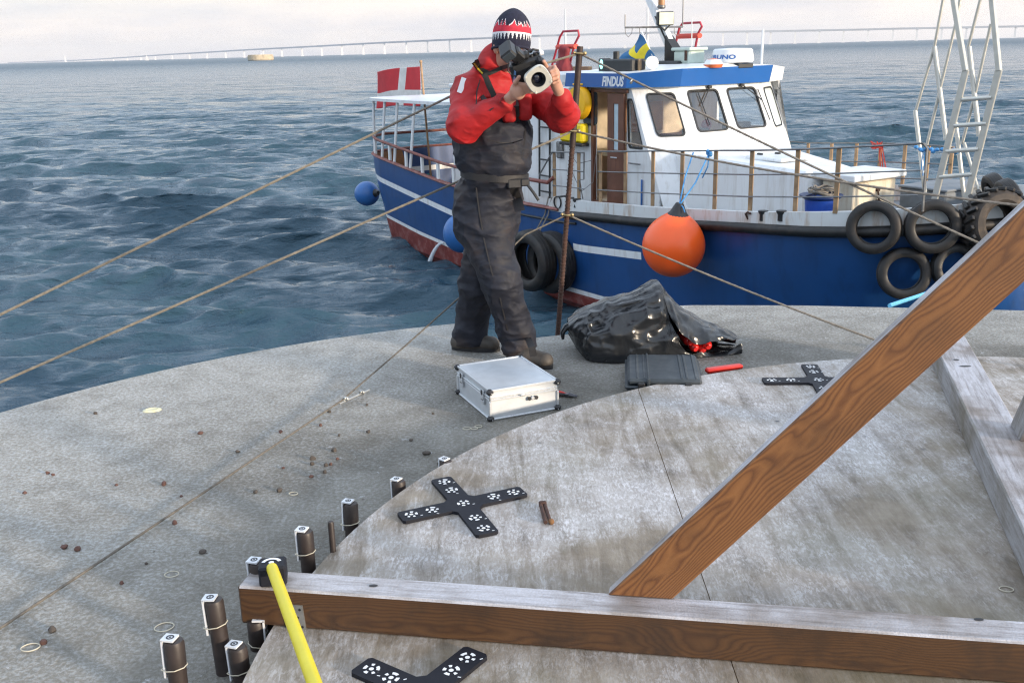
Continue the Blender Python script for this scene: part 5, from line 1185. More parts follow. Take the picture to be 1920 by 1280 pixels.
# white bulwark forward, capping, rub rail
mb = MB(); fx = [-1.43, -1.3]+list(np.linspace(-1, 4, 22))+list(np.linspace(4.1, 6., 18))
for sg in (-1, 1):
    r = []
    for x in fx:
        y = bg_(x); t0 = zt_(x) if x > -1.35 else zg_(x)+.05
        yo = y+.004 if y > 0 else 0
        r.append([(x, sg*yo, zg_(x)-.01), (x, sg*(yo+.005), t0), (x, sg*max(0, yo-.07), t0+.004), (x, sg*max(0, yo-.07), zg_(x)-.3)])
    V = [p for q in r for p in q]; F = [(4*i+j, 4*i+4+j, 4*i+5+j, 4*i+1+j) for i in range(len(fx)-1) for j in range(3)]
    mb.add(V, F if sg < 0 else [f[::-1] for f in F])
part('bulwark', mb, RWH, boat, sharp=40)
for sg in (-1, 1):
    mb = MB(); mb.tube([(x, sg*(bg_(x)+.045), zg_(x)-.035) for x in [q for q in xs if -1.0 <= q <= 5.97]]+[(6.04, 0, zg_(6.)-.035)], .068, 10); part('rub_rail', mb, RUB, boat)
    mb = MB(); ax_ = [q for q in xs if q <= -.9]; mb.tube([(-9.16, 0, zg_(-9.1)+.03)]+[(x, sg*(bg_(x)+.0), zg_(x)+.03) for x in ax_[1:]], .05, 6, flat=.6); part('rail_cap', mb, RCAP, boat)
    mb = MB(); mb.tube([(x, sg*(hy(x, zg_(x)-.17)+.012), zg_(x)-.17) for x in xs if -4.5 < x < -.6], .022, 6); part('strake', mb, DARK, boat)
# decks
mb = MB(); r = [(x, hy(x, .85)-.06) for x in xs if -9.1 < x < -1.4 and hy(x, .85) > .1]; mb.add([(x, -y, .85) for x, y in r]+[(x, y, .85) for x, y in r], [(i, i+1, len(r)+i+1, len(r)+i) for i in range(len(r)-1)])
r = [(x, bg_(x)-.05) for x in xs if -1.45 < x < 5.97]; k0 = len(mb.v); mb.add([(x, -y, zg_(x)-.06) for x, y in r]+[(x, y, zg_(x)-.06) for x, y in r], [(i, i+1, len(r)+i+1, len(r)+i) for i in range(len(r)-1)])
mb.box((-1.43, 0, 1.2), (.05, 3.6, .72)); part('deck', mb, GRIP, boat)
mb = MB()
for sg in (-1, 1):
    r = [x for x in xs if -9.11 < x < -1.4]
    V = []
    for x in r:
        y = max(.02, bg_(x)-.07); V += [(x, sg*min(y, max(.02, hy(x, .85)-.05)), .85), (x, sg*y, zg_(x)+.0)]
    F = [(2*i, 2*i+1, 2*i+3, 2*i+2) for i in range(len(r)-1)]; mb.add(V, F if sg < 0 else [f[::-1] for f in F])
part('inner_planking', mb, TEAK, boat, sharp=30)

# ---- wheelhouse
def quadwall(mb, a, b_, c, d, hole=None, mi=0, t=.05):
    """wall a(bottom left) b(bottom right) c(top right) d(top left) with a window opening given in wall fractions"""
    a, b_, c, d = (np.array(q, float) for q in (a, b_, c, d)); f = lambda u, v: (a*(1-u)+b_*u)*(1-v)+(d*(1-u)+c*u)*v
    n_ = np.cross(b_-a, d-a); n_ /= np.linalg.norm(n_)
    if hole is None: holes = None; mb.prism([a, b_, c, d], -n_*t, mi); return f, n_
    k = len(hole); out = []
    for (u, v) in hole:
        du, dv = u-.5*(min(h[0] for h in hole)+max(h[0] for h in hole)), v-.5*(min(h[1] for h in hole)+max(h[1] for h in hole))
        s_ = 1e9; cu_, cv_ = u-du, v-dv
        for (q, dq, lim) in ((cu_, du, 1 if du > 0 else 0), (cv_, dv, 1 if dv > 0 else 0)):
            if abs(dq) > 1e-9: s_ = min(s_, (lim-q)/dq)
        out.append((cu_+du*s_, cv_+dv*s_))
    for cr in ((0, 0), (1, 0), (1, 1), (0, 1)):                 # make sure the wall corners are hit
        j = min(range(k), key=lambda i: hypot(out[i][0]-cr[0], out[i][1]-cr[1])); out[j] = cr
    V = [f(*q) for q in out]+[f(*q) for q in hole]+[f(*q)-n_*t for q in hole]+[f(*q)-n_*t for q in out]
    F = [(i, (i+1) % k, k+(i+1) % k, k+i) for i in range(k)]+[(k+i, k+(i+1) % k, 2*k+(i+1) % k, 2*k+i) for i in range(k)]+[(2*k+i, 2*k+(i+1) % k, 3*k+(i+1) % k, 3*k+i) for i in range(k)]
    mb.add(V, F, mi); return f, n_
def rrect(u0, v0, u1, v1, ru, rv, n=5, sk=0.):
    P_ = []
    for (cx, cy, a0) in ((u1-ru, v0+rv, -90), (u1-ru, v1-rv, 0), (u0+ru, v1-rv, 90), (u0+ru, v0+rv, 180)):
        for i in range(n): a = radians(a0+90*i/(n-1)); P_.append((cx+ru*cos(a), cy+rv*sin(a)))
    return [(u+sk*(v-v0), v) for u, v in P_]
ZT, ZL, ZB, DKZ = 3.55, 2.60, 2.45, 1.72
def window(f, n_, hole, name='window', glass=None):
    k = len(hole); cu_ = sum(h[0] for h in hole)/k; cv_ = sum(h[1] for h in hole)/k
    P_ = [f(*q)+n_*.006 for q in hole]; g = [f(cu_+(u-cu_)*1.045, cv_+(v-cv_)*1.035)+n_*.006 for u, v in hole]; g2 = [f(cu_+(u-cu_)*.95, cv_+(v-cv_)*.955)+n_*.006 for u, v in hole]
    fm_ = MB(); V = [p+n_*.008 for p in g]+[p+n_*.008 for p in g2]+g+[p-n_*.02 for p in g2]
    fm_.add(V, [(i, (i+1) % k, k+(i+1) % k, k+i) for i in range(k)]+[(2*k+i, 2*k+(i+1) % k, (i+1) % k, i) for i in range(k)]+[(k+i, k+(i+1) % k, 3*k+(i+1) % k, 3*k+i) for i in range(k)])
    w_ = part(name, fm_, DARK, boat, sharp=30)
    pm = MB(); pm.prism([p-n_*.004 for p in g2], -n_*.005); pn = part('pane', pm, glass or GLASS, w_, smooth=False); return w_
# octagon front: lower and upper outline corners
SB0, SB1 = (.66, -1.5), (1.02, -.86); PT1, PT0 = (1.02, .86), (.66, 1.5); ST0, ST1 = (.22, -1.5), (.55, -.84); PU1, PU0 = (.55, .84), (.22, 1.5)
def ext(lo_, up, z): t = (z-ZL)/(ZT-ZL); return (lo_[0]+(up[0]-lo_[0])*t, lo_[1]+(up[1]-lo_[1])*t, z)
wh = MB(); wins = []
zl = DKZ
lo4 = [ext(a, b_, 2.05) for a, b_ in ((SB0, ST0), (SB1, ST1), (PT1, PU1), (PT0, PU0))]
up4 = [ext(a, b_, ZT) for a, b_ in ((SB0, ST0), (SB1, ST1), (PT1, PU1), (PT0, PU0))]
def wallv(z): return (z-2.05)/(ZT-2.05)
f1, n1 = quadwall(wh, lo4[0], lo4[1], up4[1], up4[0], rrect(.27, .52, .86, .93, .09, .045))
wins.append((f1, n1, rrect(.27, .52, .86, .93, .09, .045)))
# front wall: two panes
a, b_, c, d = (np.array(q) for q in (lo4[1], lo4[2], up4[2], up4[1])); m0, m1 = (a+b_)/2, (d+c)/2
h1 = rrect(.16, .545, .885, .945, .09, .045); h2 = rrect(.13, .545, .85, .945, .09, .045)
f2, n2 = quadwall(wh, a, m0, m1, d, h1); wins.append((f2, n2, h1)); f3, n3_ = quadwall(wh, m0, b_, c, m1, h2); wins.append((f3, n3_, h2))
h4 = rrect(.2, .53, .78, .93, .09, .045)
f4, n4 = quadwall(wh, lo4[2], lo4[3], up4[3], up4[2], h4); wins.append((f4, n4, h4))
# starboard side: after part to x=-5.4, doorway from -.70 to .10
DX0, DX1, DZ1 = -.69, .13, 3.47
SY = -1.5
wh.box(((-5.4+DX0)/2, SY+.025, (.85+3.45)/2), (DX0+5.4, .05, 3.45-.85))
wh.box(((DX0+DX1)/2, SY+.025, (DZ1+ZT)/2), (DX1-DX0, .05, ZT-DZ1)); wh.box((-1.0, SY+.025, 3.5), (.62, .049, .1))
# panel between door and chamfer with the small window
a, b_, c, d = np.array([DX1, SY, DKZ]), np.array([.66+.30*(ZL-DKZ)*0, SY, DKZ]), np.array([ST0[0], SY, ZT]), np.array([DX1, SY, ZT])
bb1 = np.array(lo4[0]); 
wh.prism([a, (.93, SY, DKZ), bb1, (SB0[0]-.02, SY, ZL), (DX1, SY, ZL)][:2]+[bb1, (DX1, SY, bb1[2])], (0, .05, 0))
hs = [(.02+.33*0, 0)]
side_hole = rrect(.16, .36, .86, .90, .10, .05)
f5, n5 = quadwall(wh, (DX1, SY, bb1[2]), bb1, up4[0], (DX1, SY, ZT), rrect(.12, .40, .80, .88, .10, .05)); wins.append((f5, n5, rrect(.12, .40, .80, .88, .10, .05)))
# port side, back, base under the windows, floor
wh.box((-3.3, 1.475, 2.3), (4.2, .05, 2.4)); wh.box((-.4, 1.475, 1.95), (1.6, .05, 1.7)); wh.box((-.4, 1.475, 3.475), (1.6, .05, .15)); wh.box((-1.1, 1.475, 3.10), (.2, .05, .6)); wh.box((.36, 1.475, 3.10), (.10, .05, .6)); wh.prism([(.40, 1.45, DKZ), (.9, 1.45, DKZ), (lo4[3][0], 1.45, 2.05), (up4[3][0], 1.45, ZT), (.40, 1.45, ZT)], (0, .05, 0)); wh.box((-5.375, 0, 2.15), (.05, 2.9, 2.6))
for p, q in ((lo4[0], lo4[1]), (lo4[1], lo4[2]), (lo4[2], lo4[3])):
    dd = [ext(SB0, ST0, DKZ), ext(SB1, ST1, DKZ), ext(PT1, PU1, DKZ), ext(PT0, PU0, DKZ)]; i0 = lo4.index(p); i1 = lo4.index(q)
    quadwall(wh, dd[i0], dd[i1], np.array(q)-np.array([0, 0, .002]), np.array(p)-np.array([0, 0, .002]))
part('wheelhouse', wh, HWH, boat, sharp=25)
PALEG = mat('pale_backed_glass', (.55, .62, .62), .15)
for i_, (f, n_, hh) in enumerate(wins): window(f, n_, hh, glass=PALEG if i_ == 3 else None)
# port side light strip on the far chamfer is covered by the window above; roof with blue fascia
RB = [(-1.28, -1.66), (.30, -1.66), (.70, -.94), (.70, .94), (.30, 1.66), (-1.28, 1.66)]
RTp = [(-1.24, -1.66), (.34, -1.66), (.76, -.95), (.76, .95), (.34, 1.66), (-1.24, 1.66)]
mb = MB(); k = 6; V = [(x, y, 3.545) for x, y in RB]+[(x, y, 3.755+(.05 if abs(y) < 1 else 0)) for x, y in RTp]
mb.add(V, [(i, (i+1) % k, k+(i+1) % k, k+i) for i in range(k)]+[tuple(range(k))[::-1]], [0]*3+[1]+[0]*2+[1])
mb.add([(x, y, z) for (x, y, z) in V[k:]]+[(-1.2, 0, 3.86), (.6, 0, 3.86)], [(0, 1, 7, 6), (1, 2, 7), (2, 3, 7), (3, 4, 7), (4, 5, 6, 7), (5, 0, 6)], 1)
part('roof', mb, [BAND_B, HWH], boat, smooth=False)
mb = MB(); mb.box((-3.35, 0, 3.49), (4.1, 3.1, .08), b=.02); mb.box((-1.55, -.9, 3.66), (.5, 1.2, .22), b=.05); part('after_roof', mb, HWH, boat, smooth=False)
mb = MB(); VF = text_mb('FINDUS', .135, shear=.22, bold=.045, xs=.80); c_ = on_y(1148, 154, -1.664); put_text(mb, VF, (c_[0], -1.6605, c_[2]), (1, 0, 0), (0, 0, 1), (0, -1, 0)); part('boat_name', mb, WHT, boat, smooth=False)
# doorway
mb = MB()
for (c_, s_) in (((DX0-.02, SY-.004, (DKZ+DZ1)/2), (.055, .07, DZ1-DKZ)), (((DX0+DX1)/2, SY-.004, DZ1+.02), (DX1-DX0+.09, .072, .055)), (((DX0+DX1)/2, SY-.004, DKZ+.01), (DX1-DX0, .07, .04))): mb.box(c_, s_, b=.004)
part('door_frame', mb, DOORW, boat, smooth=False)
mb = MB(); dx0, dx1 = -.27, .135; z0, z1 = DKZ+.03, DZ1-.02; y = SY-.045
wz0, wz1, wx0, wx1 = 2.60, 3.30, -.12, .0
for (c_, s_) in ((((dx0+wx0)/2, y, (z0+z1)/2), (wx0-dx0, .04, z1-z0)), (((wx1+dx1)/2, y, (z0+z1)/2), (dx1-wx1, .04, z1-z0)), (((wx0+wx1)/2, y, (z0+wz0)/2), (wx1-wx0, .04, wz0-z0)), (((wx0+wx1)/2, y, (wz1+z1)/2), (wx1-wx0, .04, z1-wz1))): mb.box(c_, s_)
dr = part('door', mb, DOORW, boat, smooth=False)
mb = MB(); mb.box(((wx0+wx1)/2, y, (wz0+wz1)/2), (wx1-wx0, .012, wz1-wz0)); part('pane', mb, mat('pale_door_glass', (.45, .55, .60), .15), dr, smooth=False)
mb = MB(); mb.box((-.10, y-.028, 2.48), (.16, .012, .02), b=.004); mb.cyl((-.05, y-.02, 2.48), (-.05, y-.05, 2.48), .009, 8); part('handle', mb, ALU, dr)
# inside of the wheelhouse
mb = MB(); mb.box((-.4, 0, 1.74), (2.4, 2.8, .04)); mb.box((-1.62, 0, 2.6), (.04, 2.8, 1.7), mi=0); mb.box((.35, .2, 2.25), (.55, 1.9, 1.0), b=.03, mi=1); mb.box((.42, -.35, 2.80), (.30, .34, .16), b=.02, mi=2); mb.box((.40, .55, 2.82), (.26, .42, .22), b=.02, mi=2)
mb.box((-1.0, -.75, 2.45), (.9, .9, .06), b=.01, mi=3); mb.box((-1.55, .1, 2.95), (.05, 1.1, .5), mi=1); mb.box((-1.0, .9, 2.2), (.9, .9, .9), b=.05, mi=4)
mb.box((.30, -.95, 2.72), (.42, .34, .05), rotm(rz=.4), mi=3); mb.box((.2, -.55, 2.62), (.5, .5, .12), rotm(rz=.2), b=.02, mi=1)
part('cabin_fittings', mb, [INT, mat('orange_varnish', (.62, .29, .11), .4, var=.3, vs=3), DARK, mat('chart_paper', (.62, .54, .38), .7, var=.2, vs=8), mat('dark_red_seat', (.22, .03, .035), .6)], boat, smooth=False)
mb = MB(); mb.tube([(-.2, .45, 2.75), (-.15, .45, 2.55), (-.1, .45, 2.2)], [.05, .14, .16], 10); mb.ball((-.19, .45, 2.86), .09, 10, 8); part('hanging_coat', mb, mat('red_coat', (.45, .06, .07), .7), boat)
# wipers
for (f, u, lean, nn) in ((f2, .70, -.5, n2), (f3, .52, .62, n3_)):
    a = f(u, .965)+nn*.03; e = f(u+lean*.62, .80)+nn*.03; mb = MB(); mb.box(a, (.05, .09, .04), b=.01); mb.tube([a+nn*.012, e+nn*.012], .009, 6); mb.tube([f(u+lean*.62-.0, .92)+nn*.022, f(u+lean*.62+.06, .60)+nn*.022], .008, 6); part('wiper', mb, DARK, boat)
# handrail on the side, blue fender board
mb = MB(); mb.tube([(.25, SY-.05, 2.42), (.52, SY-.05, 2.42)], .012, 6); part('grab_rail', mb, GAL, boat)
mb = MB(); q = on_y(1202, 360, SY-.03); mb.box((q[0], SY-.02, 1.98), (.035, .02, .42), b=.008); part('blue_tally', mb, BAND_B, boat)

# ---- coach roof, hatch box, foredeck fittings
mb = MB(); 
tp = [(.9, -1.2, 2.60), (3.45, -1.2, 2.53), (3.45, -.12, 2.47), (3.0, -.05, 2.52), (1.05, .84, 2.60), (.9, .84, 2.60)]
mb.add(tp+[(x, y+(.5 if y > -1 else 0), DKZ-.1) for x, y, z in tp], [tuple(range(6))]+[(i, i+6, (i+1) % 6+6, (i+1) % 6) for i in range(6)]); part('coach_roof', mb, HWH, boat, smooth=False).modifiers.new('bevel', 'BEVEL').width = .04
mb = MB(); mb.box((2.35, -.55, 2.585), (.70, .60, .05), b=.015); mb.box((2.1, -.65, 2.62), (.09, .05, .03), b=.01, mi=1); mb.box((2.2, -.40, 2.62), (.09, .05, .03), b=.01, mi=1); part('roof_hatch', mb, [HWH, DARK], boat, smooth=False)
BX0, BX1, BY0, BY1 = 3.50, 4.06, -1.0, -.12
mb = MB(); mb.box(((BX0+BX1)/2, (BY0+BY1)/2, 2.05), (BX1-BX0-.06, BY1-BY0-.06, .72), b=.012); part('hatch_box', mb, mat('stained_cream_paint', (.60, .54, .42), .5, var=.1, vs=4, dirt=(.35, .20, .08), da=.6, ds=4, streak=(3, 3, .6)), boat, smooth=False)
mb = MB(); mb.box(((BX0+BX1)/2-.03, (BY0+BY1)/2+.03, 2.475), (BX1-BX0+.12, BY1-BY0+.14, .085), b=.012); part('hatch_lid', mb, HWH, boat, smooth=False)
mb = MB(); q = np.array([BX1-.028, BY0+.5, 2.3]); mb.box(q, (.02, .09, .06), b=.01); mb.tube([q+np.array([.02, -.03, 0]), q+np.array([.03, .0, -.14]), q+np.array([.02, .05, -.16])], .012, 6); mb.box(q+np.array([0, 0, -.16]), (.02, .1, .05), b=.01); part('clasp', mb, RUST, boat)
for (px, py) in ((1432, 402), (1466, 402)):
    q = on_y(px, py, -1.86); mb = MB(); mb.lathe([(.045, -.08), (.045, .0), (.065, .03), (.065, .05), (0, .05)], 12, (q[0], -1.87, q[2])); part('bollard', mb, DARK, boat)
q = on_y(1403, 404, -1.9); mb = MB(); mb.tube([(q[0], -1.90, q[2]-.05), (q[0]-.02, -1.93, q[2]+.02), (q[0]+.02, -1.93, q[2]+.05), (q[0]+.06, -1.92, q[2]+.03)], .014, 6); part('hook', mb, RUST, boat)
q = on_y(1062, 388, -1.9); mb = MB(); mb.box((q[0]-.10, -1.83, 1.68), (.5, .14, .16), b=.05); part('fairlead', mb, RWH, boat)
mb = MB(); mb.lathe([(.10, -.1), (.10, .1)], 14, (q[0]-.22, -1.84, 1.70), (0, 1, 0)); mb.lathe([(.055, -.06), (.045, .02), (.07, .05), (.07, .08), (0, .08)], 12, (q[0]+.05, -1.86, 1.72)); mb.lathe([(.055, -.06), (.045, .02), (.07, .05), (.07, .08), (0, .08)], 12, (q[0]+.24, -1.86, 1.72)); part('bollard', mb, DARK, boat)

# ---- side railing forward
posts = [(1039, 285, 372), (1085, 285, 376), (1126, 284, 381), (1173, 284, 384), (1225, 283, 388), (1280, 283, 392), (1343, 282, 396), (1411, 282, 396), (1497, 280, 396), (1574, 277, 396)]
tops = []
for (px, py, pb) in posts:
    q = on_y(px, py, -1.80); zb0 = max(zt_(q[0]), 1.70)-.02; mb = MB(); mb.box((q[0], -1.80, (zb0+q[2])/2), (.058, .022, q[2]-zb0), rotm(rz=.3), b=.003); part('rail_post', mb, POSTM, boat, smooth=False); tops.append((q[0], q[2], zb0))
for sel in (tops[:2], tops[2:]):
    for i, (fr_z) in enumerate((0., .385, .74)):
        mb = MB(); path = [(x, -1.825, zt0-(zt0-zb0)*fr_z) for x, zt0, zb0 in sel]
        if sel is tops[:2] or len(sel) == 2: path = [(path[0][0]-.02, -1.825, path[0][2])]+path+[(path[-1][0]+.18, -1.825, path[-1][2])]
        else:
          zt0_last = sel[-1][1]; path = [(path[0][0]-.03, -1.825, path[0][2])]+path+[(*on_y(1730, 269, -1.55)[:1], -1.55, on_y(1730, 269, -1.55)[2]-(zt0_last-path[-1][2]))]
        mb.tube(path, .013 if i == 0 else .010, 6); part('rail_bar', mb, GAL, boat)
mb = MB(); mb.tube([(tops[0][0]-.02, -1.825, tops[0][1]), (tops[0][0]-.42, -1.825, tops[0][1]-.42), (tops[0][0]-.42, -1.825, tops[0][1]-.46)], .013, 6); part('rail_bar', mb, GAL, boat); mb = MB(); q = tops[1]; mb.tube([(q[0]+.18, -1.825, q[1]), (q[0]+.17, -1.825, q[1]-.42), (q[0]+.06, -1.825, q[1]-.44), (q[0]+.05, -1.825, q[1]-.62)], .012, 6); part('rail_bar', mb, GAL, boat)
qe = on_y(1731, 269, -1.55); mb = MB(); mb.tube([(qe[0], -1.55, qe[2]), (qe[0]+.04, -1.53, qe[2]-.05), (qe[0]+.05, -1.52, zt_(qe[0])-.02)], .016, 6); part('rail_end', mb, GAL, boat)
mb = MB(); mb.tube([(-4.7, -1.82, 2.02), (-3., -1.84, 1.98), (-1.55, -1.84, 1.98), (tops[0][0], -1.82, tops[0][1]-.42)], .035, 8); part('rail_cap', mb, RCAP, boat)
# far railing
far_p = [(1516, 268), (1560, 268), (1607, 268), (1652, 268), (1698, 270), (1742, 272), (1786, 275)]
ft = []
for i, (px, py) in enumerate(far_p):
    yy = 1.76 if i < 5 else (1.74, 1.66)[i-5]; q = on_y(px, py, yy); mb = MB(); zb0 = zt_(q[0])-.03; mb.box((q[0], yy, (zb0+q[2])/2), (.07, .022, q[2]-zb0), rotm(rz=-.3), b=.003); part('rail_post', mb, POSTM, boat, smooth=False); ft.append((q[0], yy, q[2], zb0))
for fr_z in (0., .42, .78):
    mb = MB(); path = [(x, y-.02, zt0-(zt0-zb0)*fr_z) for x, y, zt0, zb0 in ft]; path = [(ft[0][0]-1.5, 1.74, path[0][2])]+path; mb.tube(path, .012, 6); part('rail_bar', mb, GAL, boat)
# ---- stern: canopy, stanchions, rails
mb = MB(); can = [(-9.15, -1.2), (-9.02, -1.62), (-8.6, -1.74), (-7.0, -1.78), (-5.35, -1.70), (-5.35, 1.7), (-7., 1.78), (-8.6, 1.74), (-9.02, 1.62), (-9.15, 1.2)]
mb.prism([(x, y, 3.12) for x, y in can], (0, 0, .06)); part('canopy', mb, HWH, boat, smooth=False)
for (px, pt_, pb_, yy) in ((700, 190, 292, -1.66), (721, 190, 305, -1.70), (745, 194, 317, -1.72), (777, 196, 290, -1.72)):
    q = on_y(px, pt_, yy); mb = MB(); mb.tube([(q[0], yy, 3.12), (max(-8.98, q[0]-.10), -bg_(max(-8.98, q[0]-.10))+.03, zg_(q[0])+.02)], .032, 8); part('canopy_post', mb, HWH, boat)
for (x, y) in ((-8.9, 1.1), (-7.2, 1.5), (-5.9, 1.52)):
    mb = MB(); mb.tube([(x, y, 3.12), (x-.08, y+.1, zg_(x)+.02)], .034, 8); part('canopy_post', mb, HWH, boat)
ar = [x for x in np.linspace(-9.05, -3.4, 24)]
for sg in (-1, 1):
    mb = MB(); mb.tube([(-9.1, 0, 2.34)]+[(x, sg*(bg_(x)-.02), zg_(x)+.40) for x in ar], .032, 8); part('stern_rail', mb, RCAP, boat)
for x in (-8.6, -7.7, -6.85, -6.1, -5.4, -4.75, -4.1):
    for sg in (-1, 1):
        mb = MB(); mb.box((x, sg*(bg_(x)-.03), zg_(x)+.20), (.075, .05, .40), b=.006); part('rail_stanchion', mb, HWH, boat, smooth=False)
mb = MB(); mb.box((-5.75, -.4, 1.95), (.55, 1.3, .08), b=.01, mi=1); mb.box((-5.55, -.9, 1.4), (.10, .10, 1.1), mi=0); mb.box((-5.7, .3, 1.42), (.5, 1.4, 1.1), b=.02, mi=0); part('stern_bench', mb, [TEAK, GRIP], boat, smooth=False)
# black ladder on the side of the house
mb = MB(); ql = on_y(1012, 390, -1.56); qr = on_y(1031, 390, -1.56)
for q in (ql, qr): mb.tube([(q[0], -1.56, 1.65), (q[0]+.05, -1.56, 3.6)], .020, 6)
for z in np.linspace(1.75, 3.4, 7): mb.tube([(ql[0]+.03, -1.56, z), (qr[0]+.03, -1.56, z)], .014, 6)
part('side_ladder', mb, DARK, boat)
mb = MB(); mb.tube([(-1.0, -1.56, 2.5), (-.98, -1.6, 2.1), (-.88, -1.6, 1.75)], .011, 6); mb.tube([(-.9, -1.83, 2.5), (-.75, -1.8, 2.35), (-.62, -1.6, 2.4)], .006, 5); mb.tube([(-.85, -1.83, 2.2), (-.72, -1.75, 1.9), (-.6, -1.6, 2.05), (-.58, -1.55, 2.5)], .006, 5); part('cable', mb, GAL, boat)
mb = MB(); q = on_y(1050, 281, -1.53); mb.box((q[0], -1.535, q[2]), (.16, .06, .28), b=.02); part('grey_box', mb, GAL, boat)
mb = MB(); h5 = rrect(0, 0, 1, 1, .25, .15); q = on_y(1110, 200, -1.5); mb.prism([(q[0]-.22+.38*u, -1.508, q[2]-.3+.55*v) for u, v in h5], (0, -.008, 0)); part('side_window', mb, mat('dark_side_glass', (.03, .04, .05), .08), boat, smooth=False)
# ---- roof gear
zr = 3.80
mb = MB(); m0 = np.array([-.55, .15, zr]); m1 = np.array([-2.0, .15, 5.85])
mb.prism([m0+np.array([-.10, -.05, 0]), m0+np.array([.10, -.05, 0]), m1+np.array([.05, -.05, 0]), m1+np.array([-.05, -.05, 0])], (0, .1, 0)); part('mast', mb, HWH, boat, smooth=False)
mb = MB(); mb.prism([m0+np.array([-.28, -.09, 0]), m0+np.array([.20, -.09, 0]), m0+np.array([.10, -.09, .12]), m0+np.array([-.28, -.09, .50])], (0, .18, 0)); mb.prism([m0+np.array([-.28, -.07, .45]), m0+np.array([-.20, -.07, .30]), m0+np.array([-.52, -.07, .80]), m0+np.array([-.58, -.07, .82])], (0, .14, 0)); mb.box((-.65, .1, zr+.05), (.8, .5, .10), b=.03); part('mast_step', mb, DARK, boat, smooth=False)
def onmast(z): return m0+(m1-m0)*((z-m0[2])/(m1[2]-m0[2]))
ysp = onmast(4.44); mb = MB(); hw_ = .52
lv = np.array([0., -1., 0])
mb.tube([ysp+lv*.79, ysp-lv*.45], .018, 6)
for s_, hh in ((.79, .20), (-.45, .50), (.2, .0)): 
    p = ysp+lv*s_
    if hh: mb.tube([p, p+np.array([0, 0, hh])], .010, 6)
for s_ in (.72, .42, -.33):
    p = ysp+lv*s_; mb.tube([p+lv*.07, p+lv*.06+np.array([0, 0, -.10]), p+np.array([0, 0, -.15]), p-lv*.07+np.array([0, 0, -.09]), p-lv*.08], .006, 5)
part('spreader', mb, GAL, boat)
mb = MB(); fl_ = ysp+np.array([.14, -.06, .13]); Rf_ = rotm(rz=-.35); mb.box(fl_, (.12, .28, .22), Rf_, b=.02); mb.tube([fl_+np.array([-.03, .13, -.1]), fl_+np.array([0, 0, -.19]), fl_+np.array([-.03, -.13, -.1])], .012, 6); fo = part('floodlight', mb, DARK, boat, sharp=30)
mb = MB(); mb.box(fl_+Rf_@np.array([.062, 0, 0]), (.006, .25, .19), Rf_, b=.002); part('floodlight_glass', mb, mat('pale_lamp_glass', (.70, .70, .55), .2), fo, smooth=False)
mb = MB(); lm = onmast(4.68)+np.array([.14, 0, .05]); mb.lathe([(.05, 0), (.07, .02), (.07, .05), (.055, .06), (.055, .22), (.07, .23), (.05, .27), (0, .28)], 14, lm, mi=[0, 0, 0, 1, 0, 0, 0]); part('mast_lamp', mb, [GAL, mat('amber_lens', (.42, .20, .08), .3)], boat)
# radar
q = on_y(1373, 128, .35); q = np.array([q[0], .35, 3.76]); mb = MB(); mb.lathe([(.24, .09), (.31, .10), (.33, .13), (.33, .16), (.305, .29), (.28, .31), (0, .32)], 28, q); part('radar', mb, WHITEP, boat, sharp=40)
mb = MB(); mb.lathe([(.24, -.05), (.24, .09)], 20, q, mi=0); mb.box(q+np.array([.05, 0, .05]), (.5, .32, .07), b=.01, mi=1); part('radar_base', mb, [BAND_B, DARK], boat)
V, F = text_mb('FURUNO', .062, bold=.035, xs=1.5, ext=0); rd = MB(); a0 = radians(-92-0); 
vd = loc(_C)-q; av = atan2(vd[1], vd[0]); 
VV = [(q[0]+.3165*cos(av-.72+p[0]/.31), q[1]+.3165*sin(av-.72+p[0]/.31), q[2]+.185+p[1]) for p in V]
VV = [(q[0]+(.334-.20*max(0, z-q[2]-.16))*cos(atan2(y-q[1], x-q[0])), q[1]+(.334-.20*max(0, z-q[2]-.16))*sin(atan2(y-q[1], x-q[0])), z) for x, y, z in VV]
rd.add(VV, F); part('radar_lettering', rd, BAND_B, boat, smooth=False)
# searchlight, nav box with green light, tote, ring, whips
q = on_y(1222, 128, -1.1); q[1] = -1.1; mb = MB(); mb.cyl((q[0], -1.1, 3.70), (q[0], -1.1, 3.84), .035, 10); mb.lathe([(0, -.11), (.055, -.095), (.085, -.03), (.10, .05), (.09, .06), (0, .04)], 18, (q[0], -1.1, 3.89), (.7, -.55, .1)); part('searchlight', mb, WHITEP, boat)
q = on_y(1172, 130, -1.2); mb = MB(); mb.box((q[0]-.03, -1.2, 3.86), (.72, .30, .19), b=.02); mb.box((q[0]-.45, -1.25, 3.87), (.16, .16, .20), b=.02); mb.lathe([(.05, 0), (.05, .12), (0, .13)], 10, (q[0]-.35, -1.1, 3.95)); mb.box((q[0]+.38, -1.22, 3.86), (.04, .05, .19), b=.005, mi=1); nb = part('light_box', mb, [DARK, POSTM], boat, sharp=30)
mb = MB(); mb.ball((q[0]-.42, -1.345, 3.88), (.04, .02, .075), 12, 8); g_, n_, l_, b_ = nt('green_lamp'); b_.inputs['Base Color'].default_value = (.35, .85, .75, 1); b_.inputs['Emission Color'].default_value = (.35, 1, .85, 1); b_.inputs['Emission Strength'].default_value = .9; part('starboard_light', mb, g_, nb)
mb = MB(); q = on_y(1292, 118, .1); mb.box((q[0], .1, 3.95), (.40, .34, .22), b=.03); mb.box((q[0], .1, 4.08), (.46, .40, .05), b=.015); mb.box((q[0]+.12, -.085, 3.98), (.05, .02, .16), b=.005, mi=1); part('storage_tote', mb, [mat('pale_green_tote', (.50, .58, .52), .5), RUST], boat, sharp=30)
